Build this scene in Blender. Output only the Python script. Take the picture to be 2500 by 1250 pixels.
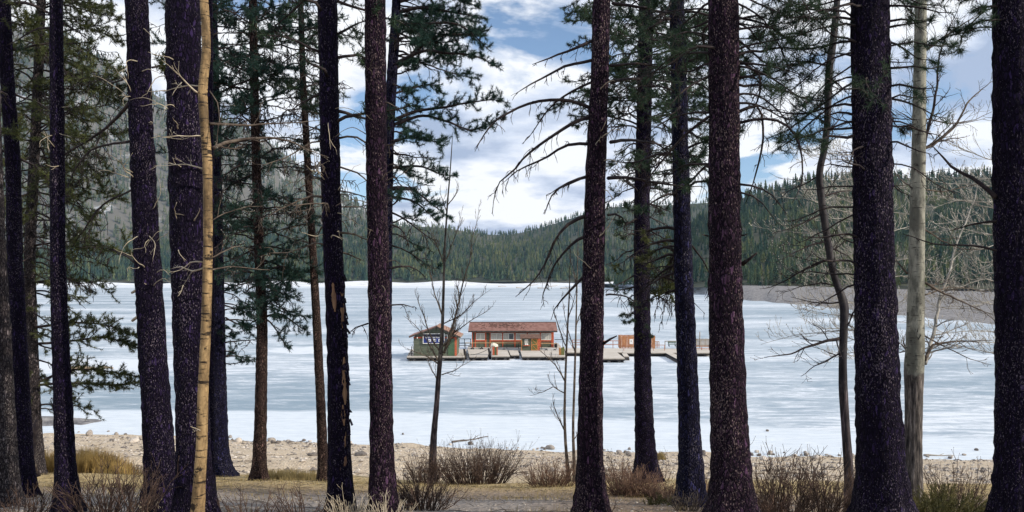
import bpy, math, random
import numpy as np
from mathutils import Vector

# ------------------------------------------------------------------ camera, sky, sun, exposure
for o in list(bpy.data.objects):
    bpy.data.objects.remove(o)
scene = bpy.context.scene
COL = scene.collection
FOC, CX, HOR, HC = 1950.0, 1250.0, 680.0, 9.2     # focal length (px of a 2500 px wide frame), centre column, horizon row, eye height above the ice

cam_d = bpy.data.cameras.new('camera')
cam = bpy.data.objects.new('camera', cam_d)
COL.objects.link(cam)
cam.location = (0, 0, HC)
cam.rotation_euler = (math.radians(90), 0, 0)
cam_d.sensor_width = 36.0
cam_d.lens = 36.0 * FOC / 2500.0
cam_d.shift_y = (HOR - 625.0) / 2500.0
cam_d.clip_start = 0.1
cam_d.clip_end = 20000
scene.camera = cam

SUN_DIR = Vector((0.84, -0.34, 0.46)).normalized()
sun_el = math.asin(SUN_DIR.z)
sun_az = math.atan2(SUN_DIR.x, SUN_DIR.y)

world = bpy.data.worlds.new('World')
scene.world = world
world.use_nodes = True
wn = world.node_tree
wn.nodes.clear()


def N(nt, t, **kw):
    n = nt.nodes.new(t)
    for k, v in kw.items():
        setattr(n, k, v)
    return n


def build_world():
    L = wn.links.new
    out = N(wn, 'ShaderNodeOutputWorld')
    sky = N(wn, 'ShaderNodeTexSky', sky_type='NISHITA')
    sky.sun_disc = False
    sky.sun_elevation = sun_el
    sky.sun_rotation = sun_az
    sky.altitude = 1600
    sky.air_density = 1.0
    sky.dust_density = 0.6
    sky.ozone_density = 2.0
    b1 = N(wn, 'ShaderNodeBackground')
    b1.inputs['Strength'].default_value = 0.13
    L(sky.outputs[0], b1.inputs['Color'])
    # cumulus layer: noise over the direction flattened on to a cloud deck
    tc = N(wn, 'ShaderNodeTexCoord')
    sep = N(wn, 'ShaderNodeSeparateXYZ')
    L(tc.outputs['Generated'], sep.inputs[0])
    zc = N(wn, 'ShaderNodeMath', operation='ADD')
    L(sep.outputs['Z'], zc.inputs[0]); zc.inputs[1].default_value = 0.22
    zm = N(wn, 'ShaderNodeMath', operation='MAXIMUM')
    L(zc.outputs[0], zm.inputs[0]); zm.inputs[1].default_value = 0.05
    dx = N(wn, 'ShaderNodeMath', operation='DIVIDE'); L(sep.outputs['X'], dx.inputs[0]); L(zm.outputs[0], dx.inputs[1])
    dy = N(wn, 'ShaderNodeMath', operation='DIVIDE'); L(sep.outputs['Y'], dy.inputs[0]); L(zm.outputs[0], dy.inputs[1])
    cb = N(wn, 'ShaderNodeCombineXYZ'); L(dx.outputs[0], cb.inputs[0]); L(dy.outputs[0], cb.inputs[1])
    mp = N(wn, 'ShaderNodeMapping'); L(cb.outputs[0], mp.inputs['Vector'])
    mp.inputs['Location'].default_value = CLOUD_OFF
    n1 = N(wn, 'ShaderNodeTexNoise'); L(mp.outputs[0], n1.inputs['Vector'])
    n1.inputs['Scale'].default_value = 1.5; n1.inputs['Detail'].default_value = 10; n1.inputs['Roughness'].default_value = 0.57
    n1.inputs['Distortion'].default_value = 0.25
    r1 = N(wn, 'ShaderNodeValToRGB'); L(n1.outputs['Fac'], r1.inputs[0])
    r1.color_ramp.elements[0].position = 0.385; r1.color_ramp.elements[0].color = (0, 0, 0, 1)
    r1.color_ramp.elements[1].position = 0.445; r1.color_ramp.elements[1].color = (1, 1, 1, 1)
    n2 = N(wn, 'ShaderNodeTexNoise'); L(mp.outputs[0], n2.inputs['Vector'])
    n2.inputs['Scale'].default_value = 2.3; n2.inputs['Detail'].default_value = 10; n2.inputs['Roughness'].default_value = 0.55
    r2 = N(wn, 'ShaderNodeValToRGB'); L(n2.outputs['Fac'], r2.inputs[0])
    e = r2.color_ramp.elements
    e[0].position = 0.36; e[0].color = (0.38, 0.45, 0.60, 1)
    e[1].position = 0.53; e[1].color = (0.97, 0.97, 0.98, 1)
    m = r2.color_ramp.elements.new(0.46); m.color = (0.70, 0.75, 0.86, 1)
    b2 = N(wn, 'ShaderNodeBackground'); L(r2.outputs[0], b2.inputs['Color']); b2.inputs['Strength'].default_value = 1.0
    mx = N(wn, 'ShaderNodeMixShader')
    L(r1.outputs[0], mx.inputs[0]); L(b1.outputs[0], mx.inputs[1]); L(b2.outputs[0], mx.inputs[2])
    L(mx.outputs[0], out.inputs['Surface'])


CLOUD_OFF = (-7.9, 2.2, 0)
build_world()

sun_d = bpy.data.lights.new('sun', 'SUN')
sun_d.energy = 4.0
sun_d.angle = math.radians(0.6)
sun_d.color = (1.0, 0.88, 0.72)
sun = bpy.data.objects.new('sun', sun_d)
COL.objects.link(sun)
sun.rotation_euler = SUN_DIR.to_track_quat('Z', 'Y').to_euler()

scene.view_settings.view_transform = 'Standard'
scene.view_settings.look = 'None'
scene.view_settings.gamma = 1.0
scene.view_settings.use_curve_mapping = False
scene.view_settings.exposure = 0.25
scene.render.engine = 'CYCLES'
scene.cycles.max_bounces = 8
scene.cycles.volume_bounces = 0
scene.cycles.transparent_max_bounces = 16

rng = np.random.default_rng(11)
random.seed(11)


# ------------------------------------------------------------------ helpers
def px(x, y, d):
    """world point seen at pixel (x, y) of the photograph at distance d"""
    return np.array([(x - CX) / FOC * d, d, HC - (y - HOR) / FOC * d])


def on_plane(x, y, z):
    d = FOC * (HC - z) / (y - HOR)
    return np.array([(x - CX) / FOC * d, d, z])


class MB:
    def __init__(s):
        s.v = []; s.q = []; s.t = []; s.n = 0; s.qm = []; s.tm = []

    def add(s, v, q=None, t=None, m=0):
        v = np.asarray(v, dtype=np.float64).reshape(-1, 3)
        if q is not None and len(q):
            q = np.asarray(q, dtype=np.int64).reshape(-1, 4) + s.n
            s.q.append(q); s.qm.append(np.full(len(q), m))
        if t is not None and len(t):
            t = np.asarray(t, dtype=np.int64).reshape(-1, 3) + s.n
            s.t.append(t); s.tm.append(np.full(len(t), m))
        s.v.append(v); s.n += len(v)
        return s

    def box(s, x0, x1, y0, y1, z0, z1, m=0):
        v = [(x, y, z) for z in (z0, z1) for y in (y0, y1) for x in (x0, x1)]
        q = [(0, 2, 3, 1), (4, 5, 7, 6), (0, 1, 5, 4), (2, 6, 7, 3), (0, 4, 6, 2), (1, 3, 7, 5)]
        return s.add(v, q, m=m)

    def prism(s, bottom, top, m=0):
        """bottom/top: same-length loops of 3-D points, counter-clockwise from above"""
        b = np.asarray(bottom, float); t = np.asarray(top, float); n = len(b)
        q = [(i, (i + 1) % n, n + (i + 1) % n, n + i) for i in range(n)]
        tr = [(n, n + i, n + i + 1) for i in range(1, n - 1)] + [(0, i + 1, i) for i in range(1, n - 1)]
        return s.add(np.vstack([b, t]), q, tr, m=m)

    def bar(s, a, b, w, h=None, m=0):
        a = np.asarray(a, float); b = np.asarray(b, float); h = h or w
        d = b - a; d /= np.linalg.norm(d)
        up = np.array([0, 0, 1.0]) if abs(d[2]) < 0.9 else np.array([0, 1.0, 0])
        r = np.cross(d, up); r /= np.linalg.norm(r); u = np.cross(r, d)
        L = [a + sx * r * w / 2 + sy * u * h / 2 for sx, sy in ((-1, -1), (1, -1), (1, 1), (-1, 1))]
        T = [p + (b - a) for p in L]
        q = [(i, (i + 1) % 4, 4 + (i + 1) % 4, 4 + i) for i in range(4)] + [(3, 2, 1, 0), (4, 5, 6, 7)]
        return s.add(L + T, q, m=m)

    def tube(s, pts, rad, sides=6, cap=True, m=0):
        p = np.asarray(pts, float); n = len(p)
        r = np.broadcast_to(np.asarray(rad, float), (n,))
        d = np.gradient(p, axis=0)
        d /= (np.linalg.norm(d, axis=1, keepdims=True) + 1e-9)
        ref = np.array([0.31, 0.2, 0.93]) if abs(d[0, 2]) < 0.75 else np.array([0.95, 0.3, 0.05])
        u = np.cross(d, ref); u /= (np.linalg.norm(u, axis=1, keepdims=True) + 1e-9)
        w = np.cross(d, u)
        a = np.arange(sides) * 2 * math.pi / sides
        v = p[:, None, :] + r[:, None, None] * (np.cos(a)[None, :, None] * u[:, None, :] + np.sin(a)[None, :, None] * w[:, None, :])
        i = np.arange(n - 1)[:, None] * sides; j = np.arange(sides)[None, :]; k = (j + 1) % sides
        q = np.stack([i + j, i + k, i + sides + k, i + sides + j], -1).reshape(-1, 4)
        v = v.reshape(-1, 3)
        t = []
        if cap:
            v = np.vstack([v, p[0], p[-1]]); c0, c1 = n * sides, n * sides + 1
            jj = np.arange(sides); kk = (jj + 1) % sides
            t = np.vstack([np.stack([np.full(sides, c0), kk, jj], -1),
                           np.stack([np.full(sides, c1), (n - 1) * sides + jj, (n - 1) * sides + kk], -1)])
        return s.add(v, q, t, m=m)

    def build(s, name, mat, parent=None, smooth=False, origin=None):
        me = bpy.data.meshes.new(name)
        V = np.vstack(s.v) if s.v else np.zeros((0, 3))
        if origin is not None:
            V = V - np.asarray(origin, float)
        Q = np.vstack(s.q) if s.q else np.zeros((0, 4), int)
        T = np.vstack(s.t) if s.t else np.zeros((0, 3), int)
        me.vertices.add(len(V)); me.vertices.foreach_set('co', V.astype(np.float32).ravel())
        nl = Q.size + T.size
        me.loops.add(nl)
        me.loops.foreach_set('vertex_index', np.concatenate([Q.ravel(), T.ravel()]).astype(np.int32))
        npoly = len(Q) + len(T)
        me.polygons.add(npoly)
        ls = np.concatenate([np.arange(len(Q)) * 4, Q.size + np.arange(len(T)) * 3]).astype(np.int32)
        me.polygons.foreach_set('loop_start', ls)
        me.update(calc_edges=True)
        mats = mat if isinstance(mat, (list, tuple)) else [mat]
        for mm in mats:
            me.materials.append(mm)
        if len(mats) > 1:
            mi = np.concatenate([*(s.qm or []), *(s.tm or [])]) if (s.qm or s.tm) else np.zeros(npoly)
            me.polygons.foreach_set('material_index', mi.astype(np.int32))
        me.polygons.foreach_set('use_smooth', np.full(npoly, bool(smooth)))
        me.validate()
        o = bpy.data.objects.new(name, me)
        COL.objects.link(o)
        if origin is not None:
            o.location = tuple(origin)
        if parent is not None:
            o.parent = parent
            if origin is None:            # vertices are in world metres: cancel the chain's offset
                off = Vector((0, 0, 0)); p_ = parent
                while p_ is not None:
                    off += p_.location; p_ = p_.parent
                o.location = -off
        return o


def tag(o, label=None, cat=None, group=None, kind=None):
    if label: o['label'] = label
    if cat: o['category'] = cat
    if group: o['group'] = group
    if kind: o['kind'] = kind
    return o


def thing(name, loc, label, cat, group=None):
    o = bpy.data.objects.new(name, None)
    o.empty_display_size = 0.2
    COL.objects.link(o)
    o.location = tuple(float(c) for c in loc)
    return tag(o, label, cat, group)


def copy_tree(o, parent=None):
    c = o.copy(); COL.objects.link(c)
    if parent is not None:
        c.parent = parent
    for ch in list(o.children):
        copy_tree(ch, c)
    return c


_sn = np.random.default_rng(5)
_SW = [(_sn.normal(size=2), _sn.uniform(0, 6.28)) for _ in range(24)]


def wavy(x, y, scale, n=10, k0=0):
    """cheap smooth 2-D noise, about -1..1"""
    s = 0
    for i in range(n):
        (w, p) = _SW[(i + k0) % 24]
        s = s + np.sin((w[0] * x + w[1] * y) / scale * 2.2 + p)
    return s / n * 1.6


GAPS = [(0, 'far left edge'), (150, 'straight blackish pine'), (395, 'sturdy dark pine'), (490, 'golden aspen'), (632, 'thin brown pine'), (790, 'slender leaning pine'), (930, 'rust-speckled pine'),
        (1060, 'bare young aspen'), (1440, 'purple-brown pine'), (1578, 'lichen-tufted pine'), (1685, 'bluish pine'), (1780, 'thick reddish pine'), (2050, 'crooked aspen'), (2140, 'broad violet pine'), (2235, 'white-barked aspen'), (2500, 'right edge trunk')]


def gap(x):
    for (a, na), (b, nb) in zip(GAPS, GAPS[1:]):
        if a <= x <= b:
            return 'between the %s and the %s' % (na, nb)
    return 'at the edge'


# ------------------------------------------------------------------ materials
def mat(name, col, rough=0.8, noise=None, bump=None, spec=0.3, trans=None):
    """procedural material. noise = (scale, colour2, contrast lo, hi) mixes a second colour in; bump = (scale, strength)"""
    m = bpy.data.materials.new(name); m.use_nodes = True
    nt = m.node_tree; b = nt.nodes['Principled BSDF']
    b.inputs['Roughness'].default_value = rough
    b.inputs['Specular IOR Level'].default_value = spec
    L = nt.links.new
    tc = N(nt, 'ShaderNodeTexCoord')
    c = (*col, 1)
    b.inputs['Base Color'].default_value = c
    if noise:
        sc, c2, lo, hi = noise
        mp = N(nt, 'ShaderNodeMapping'); L(tc.outputs['Object'], mp.inputs[0])
        if isinstance(sc, (tuple, list)):
            mp.inputs['Scale'].default_value = sc; ss = 1
        else:
            ss = sc
        n = N(nt, 'ShaderNodeTexNoise'); L(mp.outputs[0], n.inputs['Vector'])
        n.inputs['Scale'].default_value = ss; n.inputs['Detail'].default_value = 6; n.inputs['Roughness'].default_value = 0.65
        r = N(nt, 'ShaderNodeValToRGB'); L(n.outputs['Fac'], r.inputs[0])
        r.color_ramp.elements[0].position = lo; r.color_ramp.elements[0].color = c
        r.color_ramp.elements[1].position = hi; r.color_ramp.elements[1].color = (*c2, 1)
        L(r.outputs[0], b.inputs['Base Color'])
    if bump:
        mp2 = N(nt, 'ShaderNodeMapping'); L(tc.outputs['Object'], mp2.inputs[0])
        if isinstance(bump[0], (tuple, list)):
            mp2.inputs['Scale'].default_value = bump[0]; ss = 1
        else:
            ss = bump[0]
        n2 = N(nt, 'ShaderNodeTexNoise'); L(mp2.outputs[0], n2.inputs['Vector'])
        n2.inputs['Scale'].default_value = ss; n2.inputs['Detail'].default_value = 5
        bp = N(nt, 'ShaderNodeBump'); L(n2.outputs['Fac'], bp.inputs['Height'])
        bp.inputs['Strength'].default_value = bump[1]; bp.inputs['Distance'].default_value = bump[2] if len(bump) > 2 else 0.02
        L(bp.outputs[0], b.inputs['Normal'])
    return m


def mixc(nt, fac, a, b):
    mx = N(nt, 'ShaderNodeMix', data_type='RGBA')
    for sock, v in ((mx.inputs[0], fac), (mx.inputs[6], a), (mx.inputs[7], b)):
        if hasattr(v, 'is_linked') or hasattr(v, 'links'):
            nt.links.new(v, sock)
        elif isinstance(v, (int, float)):
            sock.default_value = v
        else:
            sock.default_value = (*v, 1)
    return mx.outputs[2]


def ramp(nt, src, stops):
    r = N(nt, 'ShaderNodeValToRGB'); nt.links.new(src, r.inputs[0])
    e = r.color_ramp.elements
    while len(e) < len(stops):
        e.new(0.5)
    for el, (p, c) in zip(e, stops):
        el.position = p
        el.color = (c, c, c, 1) if isinstance(c, (int, float)) else (*c, 1)
    return r.outputs[0]


def noise(nt, vec, scale, detail=5, rough=0.6, vscale=None, loc=None, dist=0.0):
    if vscale is not None or loc is not None:
        mp = N(nt, 'ShaderNodeMapping'); nt.links.new(vec, mp.inputs[0])
        if vscale is not None: mp.inputs['Scale'].default_value = vscale
        if loc is not None: mp.inputs['Location'].default_value = loc
        vec = mp.outputs[0]
    n = N(nt, 'ShaderNodeTexNoise'); nt.links.new(vec, n.inputs['Vector'])
    n.inputs['Scale'].default_value = scale; n.inputs['Detail'].default_value = detail
    n.inputs['Roughness'].default_value = rough; n.inputs['Distortion'].default_value = dist
    return n.outputs['Fac']


def mth(nt, op, a, b=None, clamp=False):
    n = N(nt, 'ShaderNodeMath', operation=op); n.use_clamp = clamp
    for i, v in enumerate((a, b)):
        if v is None: continue
        if isinstance(v, (int, float)): n.inputs[i].default_value = v
        else: nt.links.new(v, n.inputs[i])
    return n.outputs[0]


def bark(name, dark, plate, fleck, fleck_lo=0.62, scale=1.0, bumps=1.0):
    m = bpy.data.materials.new(name); m.use_nodes = True
    nt = m.node_tree; b = nt.nodes['Principled BSDF']; L = nt.links.new
    b.inputs['Roughness'].default_value = 0.92; b.inputs['Specular IOR Level'].default_value = 0.12
    tc = N(nt, 'ShaderNodeTexCoord'); oc = tc.outputs['Object']
    mp = N(nt, 'ShaderNodeMapping'); L(oc, mp.inputs[0]); mp.inputs['Scale'].default_value = (46 * scale, 46 * scale, 16 * scale)
    dn = N(nt, 'ShaderNodeTexNoise'); L(mp.outputs[0], dn.inputs['Vector']); dn.inputs['Scale'].default_value = 0.7; dn.inputs['Detail'].default_value = 3
    vm = N(nt, 'ShaderNodeVectorMath', operation='ADD'); L(mp.outputs[0], vm.inputs[0])
    sc = N(nt, 'ShaderNodeVectorMath', operation='SCALE'); L(dn.outputs['Color'], sc.inputs[0]); sc.inputs['Scale'].default_value = 1.3
    L(sc.outputs[0], vm.inputs[1])
    vo = N(nt, 'ShaderNodeTexVoronoi', feature='DISTANCE_TO_EDGE'); L(vm.outputs[0], vo.inputs['Vector']); vo.inputs['Scale'].default_value = 1.0
    vc = N(nt, 'ShaderNodeTexVoronoi', feature='F1'); L(vm.outputs[0], vc.inputs['Vector']); vc.inputs['Scale'].default_value = 1.0
    pl = ramp(nt, vo.outputs['Distance'], [(0.03, 0.0), (0.22, 1.0)])
    sep = N(nt, 'ShaderNodeSeparateColor'); L(vc.outputs['Color'], sep.inputs[0])
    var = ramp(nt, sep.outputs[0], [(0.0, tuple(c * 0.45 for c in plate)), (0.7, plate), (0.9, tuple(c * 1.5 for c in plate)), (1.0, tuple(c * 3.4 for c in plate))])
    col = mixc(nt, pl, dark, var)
    fl = noise(nt, oc, 1.0, 4, 0.7, (122 * scale, 122 * scale, 56 * scale))
    big = noise(nt, oc, 1.0, 3, 0.5, (4, 4, 1.4))
    fm = mth(nt, 'ADD', fl, mth(nt, 'MULTIPLY', mth(nt, 'SUBTRACT', big, 0.5), 0.20))
    fmask = ramp(nt, fm, [(fleck_lo, 0.0), (fleck_lo + 0.045, 1.0)])
    col = mixc(nt, fmask, col, fleck)
    L(col, b.inputs['Base Color'])
    h = mth(nt, 'ADD', mth(nt, 'MULTIPLY', pl, 0.7), mth(nt, 'MULTIPLY', fl, 0.8))
    bp = N(nt, 'ShaderNodeBump'); L(h, bp.inputs['Height']); bp.inputs['Strength'].default_value = 0.9 * bumps; bp.inputs['Distance'].default_value = 0.014
    L(bp.outputs[0], b.inputs['Normal'])
    return m


def aspen_bark(name, pale, shade, scar, rough_below=None, rough_col=(0.06, 0.055, 0.05), hi=(0.605, 0.65)):
    """smooth bark with short dark horizontal scars; below height rough_below (object z) it turns furrowed"""
    m = bpy.data.materials.new(name); m.use_nodes = True
    nt = m.node_tree; b = nt.nodes['Principled BSDF']; L = nt.links.new
    b.inputs['Roughness'].default_value = 0.7; b.inputs['Specular IOR Level'].default_value = 0.25
    tc = N(nt, 'ShaderNodeTexCoord'); oc = tc.outputs['Object']
    base = ramp(nt, noise(nt, oc, 1.0, 6, 0.7, (14, 14, 4.5)), [(0.38, tuple(c * 0.55 for c in shade)), (0.47, shade), (0.62, pale)])
    lent = ramp(nt, noise(nt, oc, 1.0, 4, 0.65, (7, 7, 55)), [(hi[0], 0.0), (hi[1], 1.0)])
    knot = ramp(nt, noise(nt, oc, 1.0, 4, 0.65, (9, 9, 12), (3, 1, 7)), [(hi[0] + 0.02, 0.0), (hi[1] + 0.02, 1.0)])
    mk = mth(nt, 'MAXIMUM', lent, knot)
    grime = ramp(nt, noise(nt, oc, 1.0, 6, 0.72, (5, 5, 2.2), (1, 4, 2)), [(0.47, 0.0), (0.56, 0.78)])
    base = mixc(nt, grime, base, tuple(c * 0.34 for c in shade))
    col = mixc(nt, mk, base, scar)
    h = mth(nt, 'MULTIPLY', noise(nt, oc, 1.0, 4, 0.6, (16, 16, 45)), 0.5)
    if rough_below is not None:
        sp = N(nt, 'ShaderNodeSeparateXYZ'); L(oc, sp.inputs[0])
        zz = mth(nt, 'ADD', sp.outputs['Z'], mth(nt, 'MULTIPLY', mth(nt, 'SUBTRACT', noise(nt, oc, 5, 4), 0.5), 0.7))
        rm = ramp(nt, mth(nt, 'ADD', mth(nt, 'MULTIPLY', mth(nt, 'SUBTRACT', zz, rough_below), 3.0), 0.5), [(0.3, 1.0), (0.7, 0.0)])
        fur = noise(nt, oc, 1.0, 5, 0.65, (34, 34, 5))
        fc = ramp(nt, fur, [(0.36, (0.008, 0.007, 0.010)), (0.52, rough_col), (0.68, tuple(c * 3 for c in rough_col))])
        col = mixc(nt, rm, col, fc)
        h = mth(nt, 'ADD', h, mth(nt, 'MULTIPLY', mth(nt, 'MULTIPLY', fur, rm), 2.5))
    L(col, b.inputs['Base Color'])
    bp = N(nt, 'ShaderNodeBump'); L(h, bp.inputs['Height']); bp.inputs['Strength'].default_value = 0.7; bp.inputs['Distance'].default_value = 0.01
    L(bp.outputs[0], b.inputs['Normal'])
    return m


def needle_mat(name, c1, c2, tl=0.25):
    m = bpy.data.materials.new(name); m.use_nodes = True
    nt = m.node_tree; L = nt.links.new
    b = nt.nodes['Principled BSDF']; out = nt.nodes['Material Output']
    b.inputs['Roughness'].default_value = 0.65; b.inputs['Specular IOR Level'].default_value = 0.25
    tc = N(nt, 'ShaderNodeTexCoord')
    c = ramp(nt, noise(nt, tc.outputs['Object'], 3.5, 4, 0.7), [(0.35, c1), (0.66, c2)])
    L(c, b.inputs['Base Color'])
    t = N(nt, 'ShaderNodeBsdfTranslucent'); L(c, t.inputs['Color'])
    mx = N(nt, 'ShaderNodeMixShader'); mx.inputs[0].default_value = tl
    L(b.outputs[0], mx.inputs[1]); L(t.outputs[0], mx.inputs[2]); L(mx.outputs[0], out.inputs['Surface'])
    return m


M = {}
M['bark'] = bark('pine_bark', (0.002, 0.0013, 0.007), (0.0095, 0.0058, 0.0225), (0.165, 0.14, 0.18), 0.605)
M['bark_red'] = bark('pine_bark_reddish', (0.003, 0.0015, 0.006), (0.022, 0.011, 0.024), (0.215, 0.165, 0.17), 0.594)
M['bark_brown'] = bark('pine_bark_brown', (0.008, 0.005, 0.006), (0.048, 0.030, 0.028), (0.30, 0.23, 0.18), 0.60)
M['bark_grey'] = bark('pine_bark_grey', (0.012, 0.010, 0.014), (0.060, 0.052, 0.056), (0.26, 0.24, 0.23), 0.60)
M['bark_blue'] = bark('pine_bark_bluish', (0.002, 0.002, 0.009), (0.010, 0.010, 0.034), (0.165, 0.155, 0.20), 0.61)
M['peeled'] = mat('peeled_wood', (0.30, 0.19, 0.11), 0.85, ((20, 20, 3), (0.11, 0.06, 0.04), 0.4, 0.62), ((40, 40, 5), 0.7))
M['branch'] = mat('pine_branch_bark', (0.016, 0.012, 0.016), 0.9, (14, (0.07, 0.055, 0.05), 0.45, 0.72), (60, 0.5))
M['dead'] = mat('dead_twig_wood', (0.055, 0.042, 0.036), 0.9, (9, (0.19, 0.16, 0.13), 0.42, 0.68), (60, 0.4))
M['palet'] = mat('pale_twig_wood', (0.26, 0.225, 0.17), 0.85, (9, (0.50, 0.45, 0.36), 0.42, 0.66))
M['pale_grey'] = mat('grey_twig_wood', (0.19, 0.185, 0.17), 0.85, (9, (0.47, 0.455, 0.42), 0.42, 0.66))  # brightened colour gives bare twigs and buds their sunlit look
M['shrubstem'] = mat('shrub_stem_bark', (0.040, 0.026, 0.022), 0.85, (6, (0.125, 0.082, 0.064), 0.42, 0.68))
M['shrubred'] = mat('red_brown_twig_bark', (0.075, 0.042, 0.032), 0.85, (6, (0.24, 0.155, 0.11), 0.42, 0.68))
M['aspen_gold'] = aspen_bark('golden_aspen_bark', (0.385, 0.270, 0.135), (0.22, 0.150, 0.076), (0.022, 0.015, 0.010), hi=(0.57, 0.61))
M['aspen_grey'] = None
M['needles'] = needle_mat('pine_needles', (0.014, 0.036, 0.026), (0.048, 0.088, 0.046))
M['needles_blue'] = needle_mat('pine_needles_bluish', (0.009, 0.031, 0.030), (0.027, 0.072, 0.053))
M['needles_olive'] = needle_mat('pine_needles_olive', (0.032, 0.048, 0.018), (0.105, 0.120, 0.040))
M['juniper'] = needle_mat('juniper_foliage', (0.048, 0.054, 0.022), (0.16, 0.145, 0.052))
M['drygrass'] = needle_mat('dry_grass_blades', (0.26, 0.17, 0.06), (0.52, 0.38, 0.15), 0.3)
M['palegrass'] = needle_mat('pale_grass_blades', (0.20, 0.15, 0.07), (0.40, 0.33, 0.16), 0.3)
HAZE = 0.00006


# ------------------------------------------------------------------ ground of the near bank
_PD = np.array([-40, -10, 0, 3, 6, 8, 12, 16, 22, 30, 37, 41.5, 43.4, 48, 58, 75])
_PH = np.array([0.2, 1.0, 1.45, 1.54, 1.84, 2.34, 3.16, 4.05, 5.35, 6.95, 8.2, 8.97, 9.22, 9.7, 10.4, 11.5])


def shore_d(x, y):
    return y + 0.148 * x * np.clip(y / 45.0, 0, 1.4) + 0.9 * wavy(x, y * 0 + 3.0, 9.0, 8, 3) * np.clip((y - 24) / 20, 0, 1)


def ground_z(x, y):
    x = np.asarray(x, float); y = np.asarray(y, float)
    d = shore_d(x, y)
    z = HC - np.interp(d, _PD, _PH)
    amp = np.clip((y - 3) / 12, 0.15, 1)
    z = z + amp * (0.10 * wavy(x, y, 3.2, 10, 1) + 0.05 * wavy(x, y, 1.1, 10, 7))
    # low dunes of sand and washed-up debris on the beach
    dune = np.exp(-((d - 24) / 5.5) ** 2)
    z = z + dune * 0.22 * wavy(x * 0.6, y * 2.2, 2.4, 9, 11)
    return z


def grid_mesh(xs, ys, zf):
    X, Y = np.meshgrid(xs, ys)
    Z = zf(X, Y)
    v = np.stack([X, Y, Z], -1).reshape(-1, 3)
    nx, ny = len(xs), len(ys)
    i = np.arange(ny - 1)[:, None] * nx + np.arange(nx - 1)[None, :]
    q = np.stack([i, i + 1, i + nx + 1, i + nx], -1).reshape(-1, 4)
    return v, q


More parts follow.
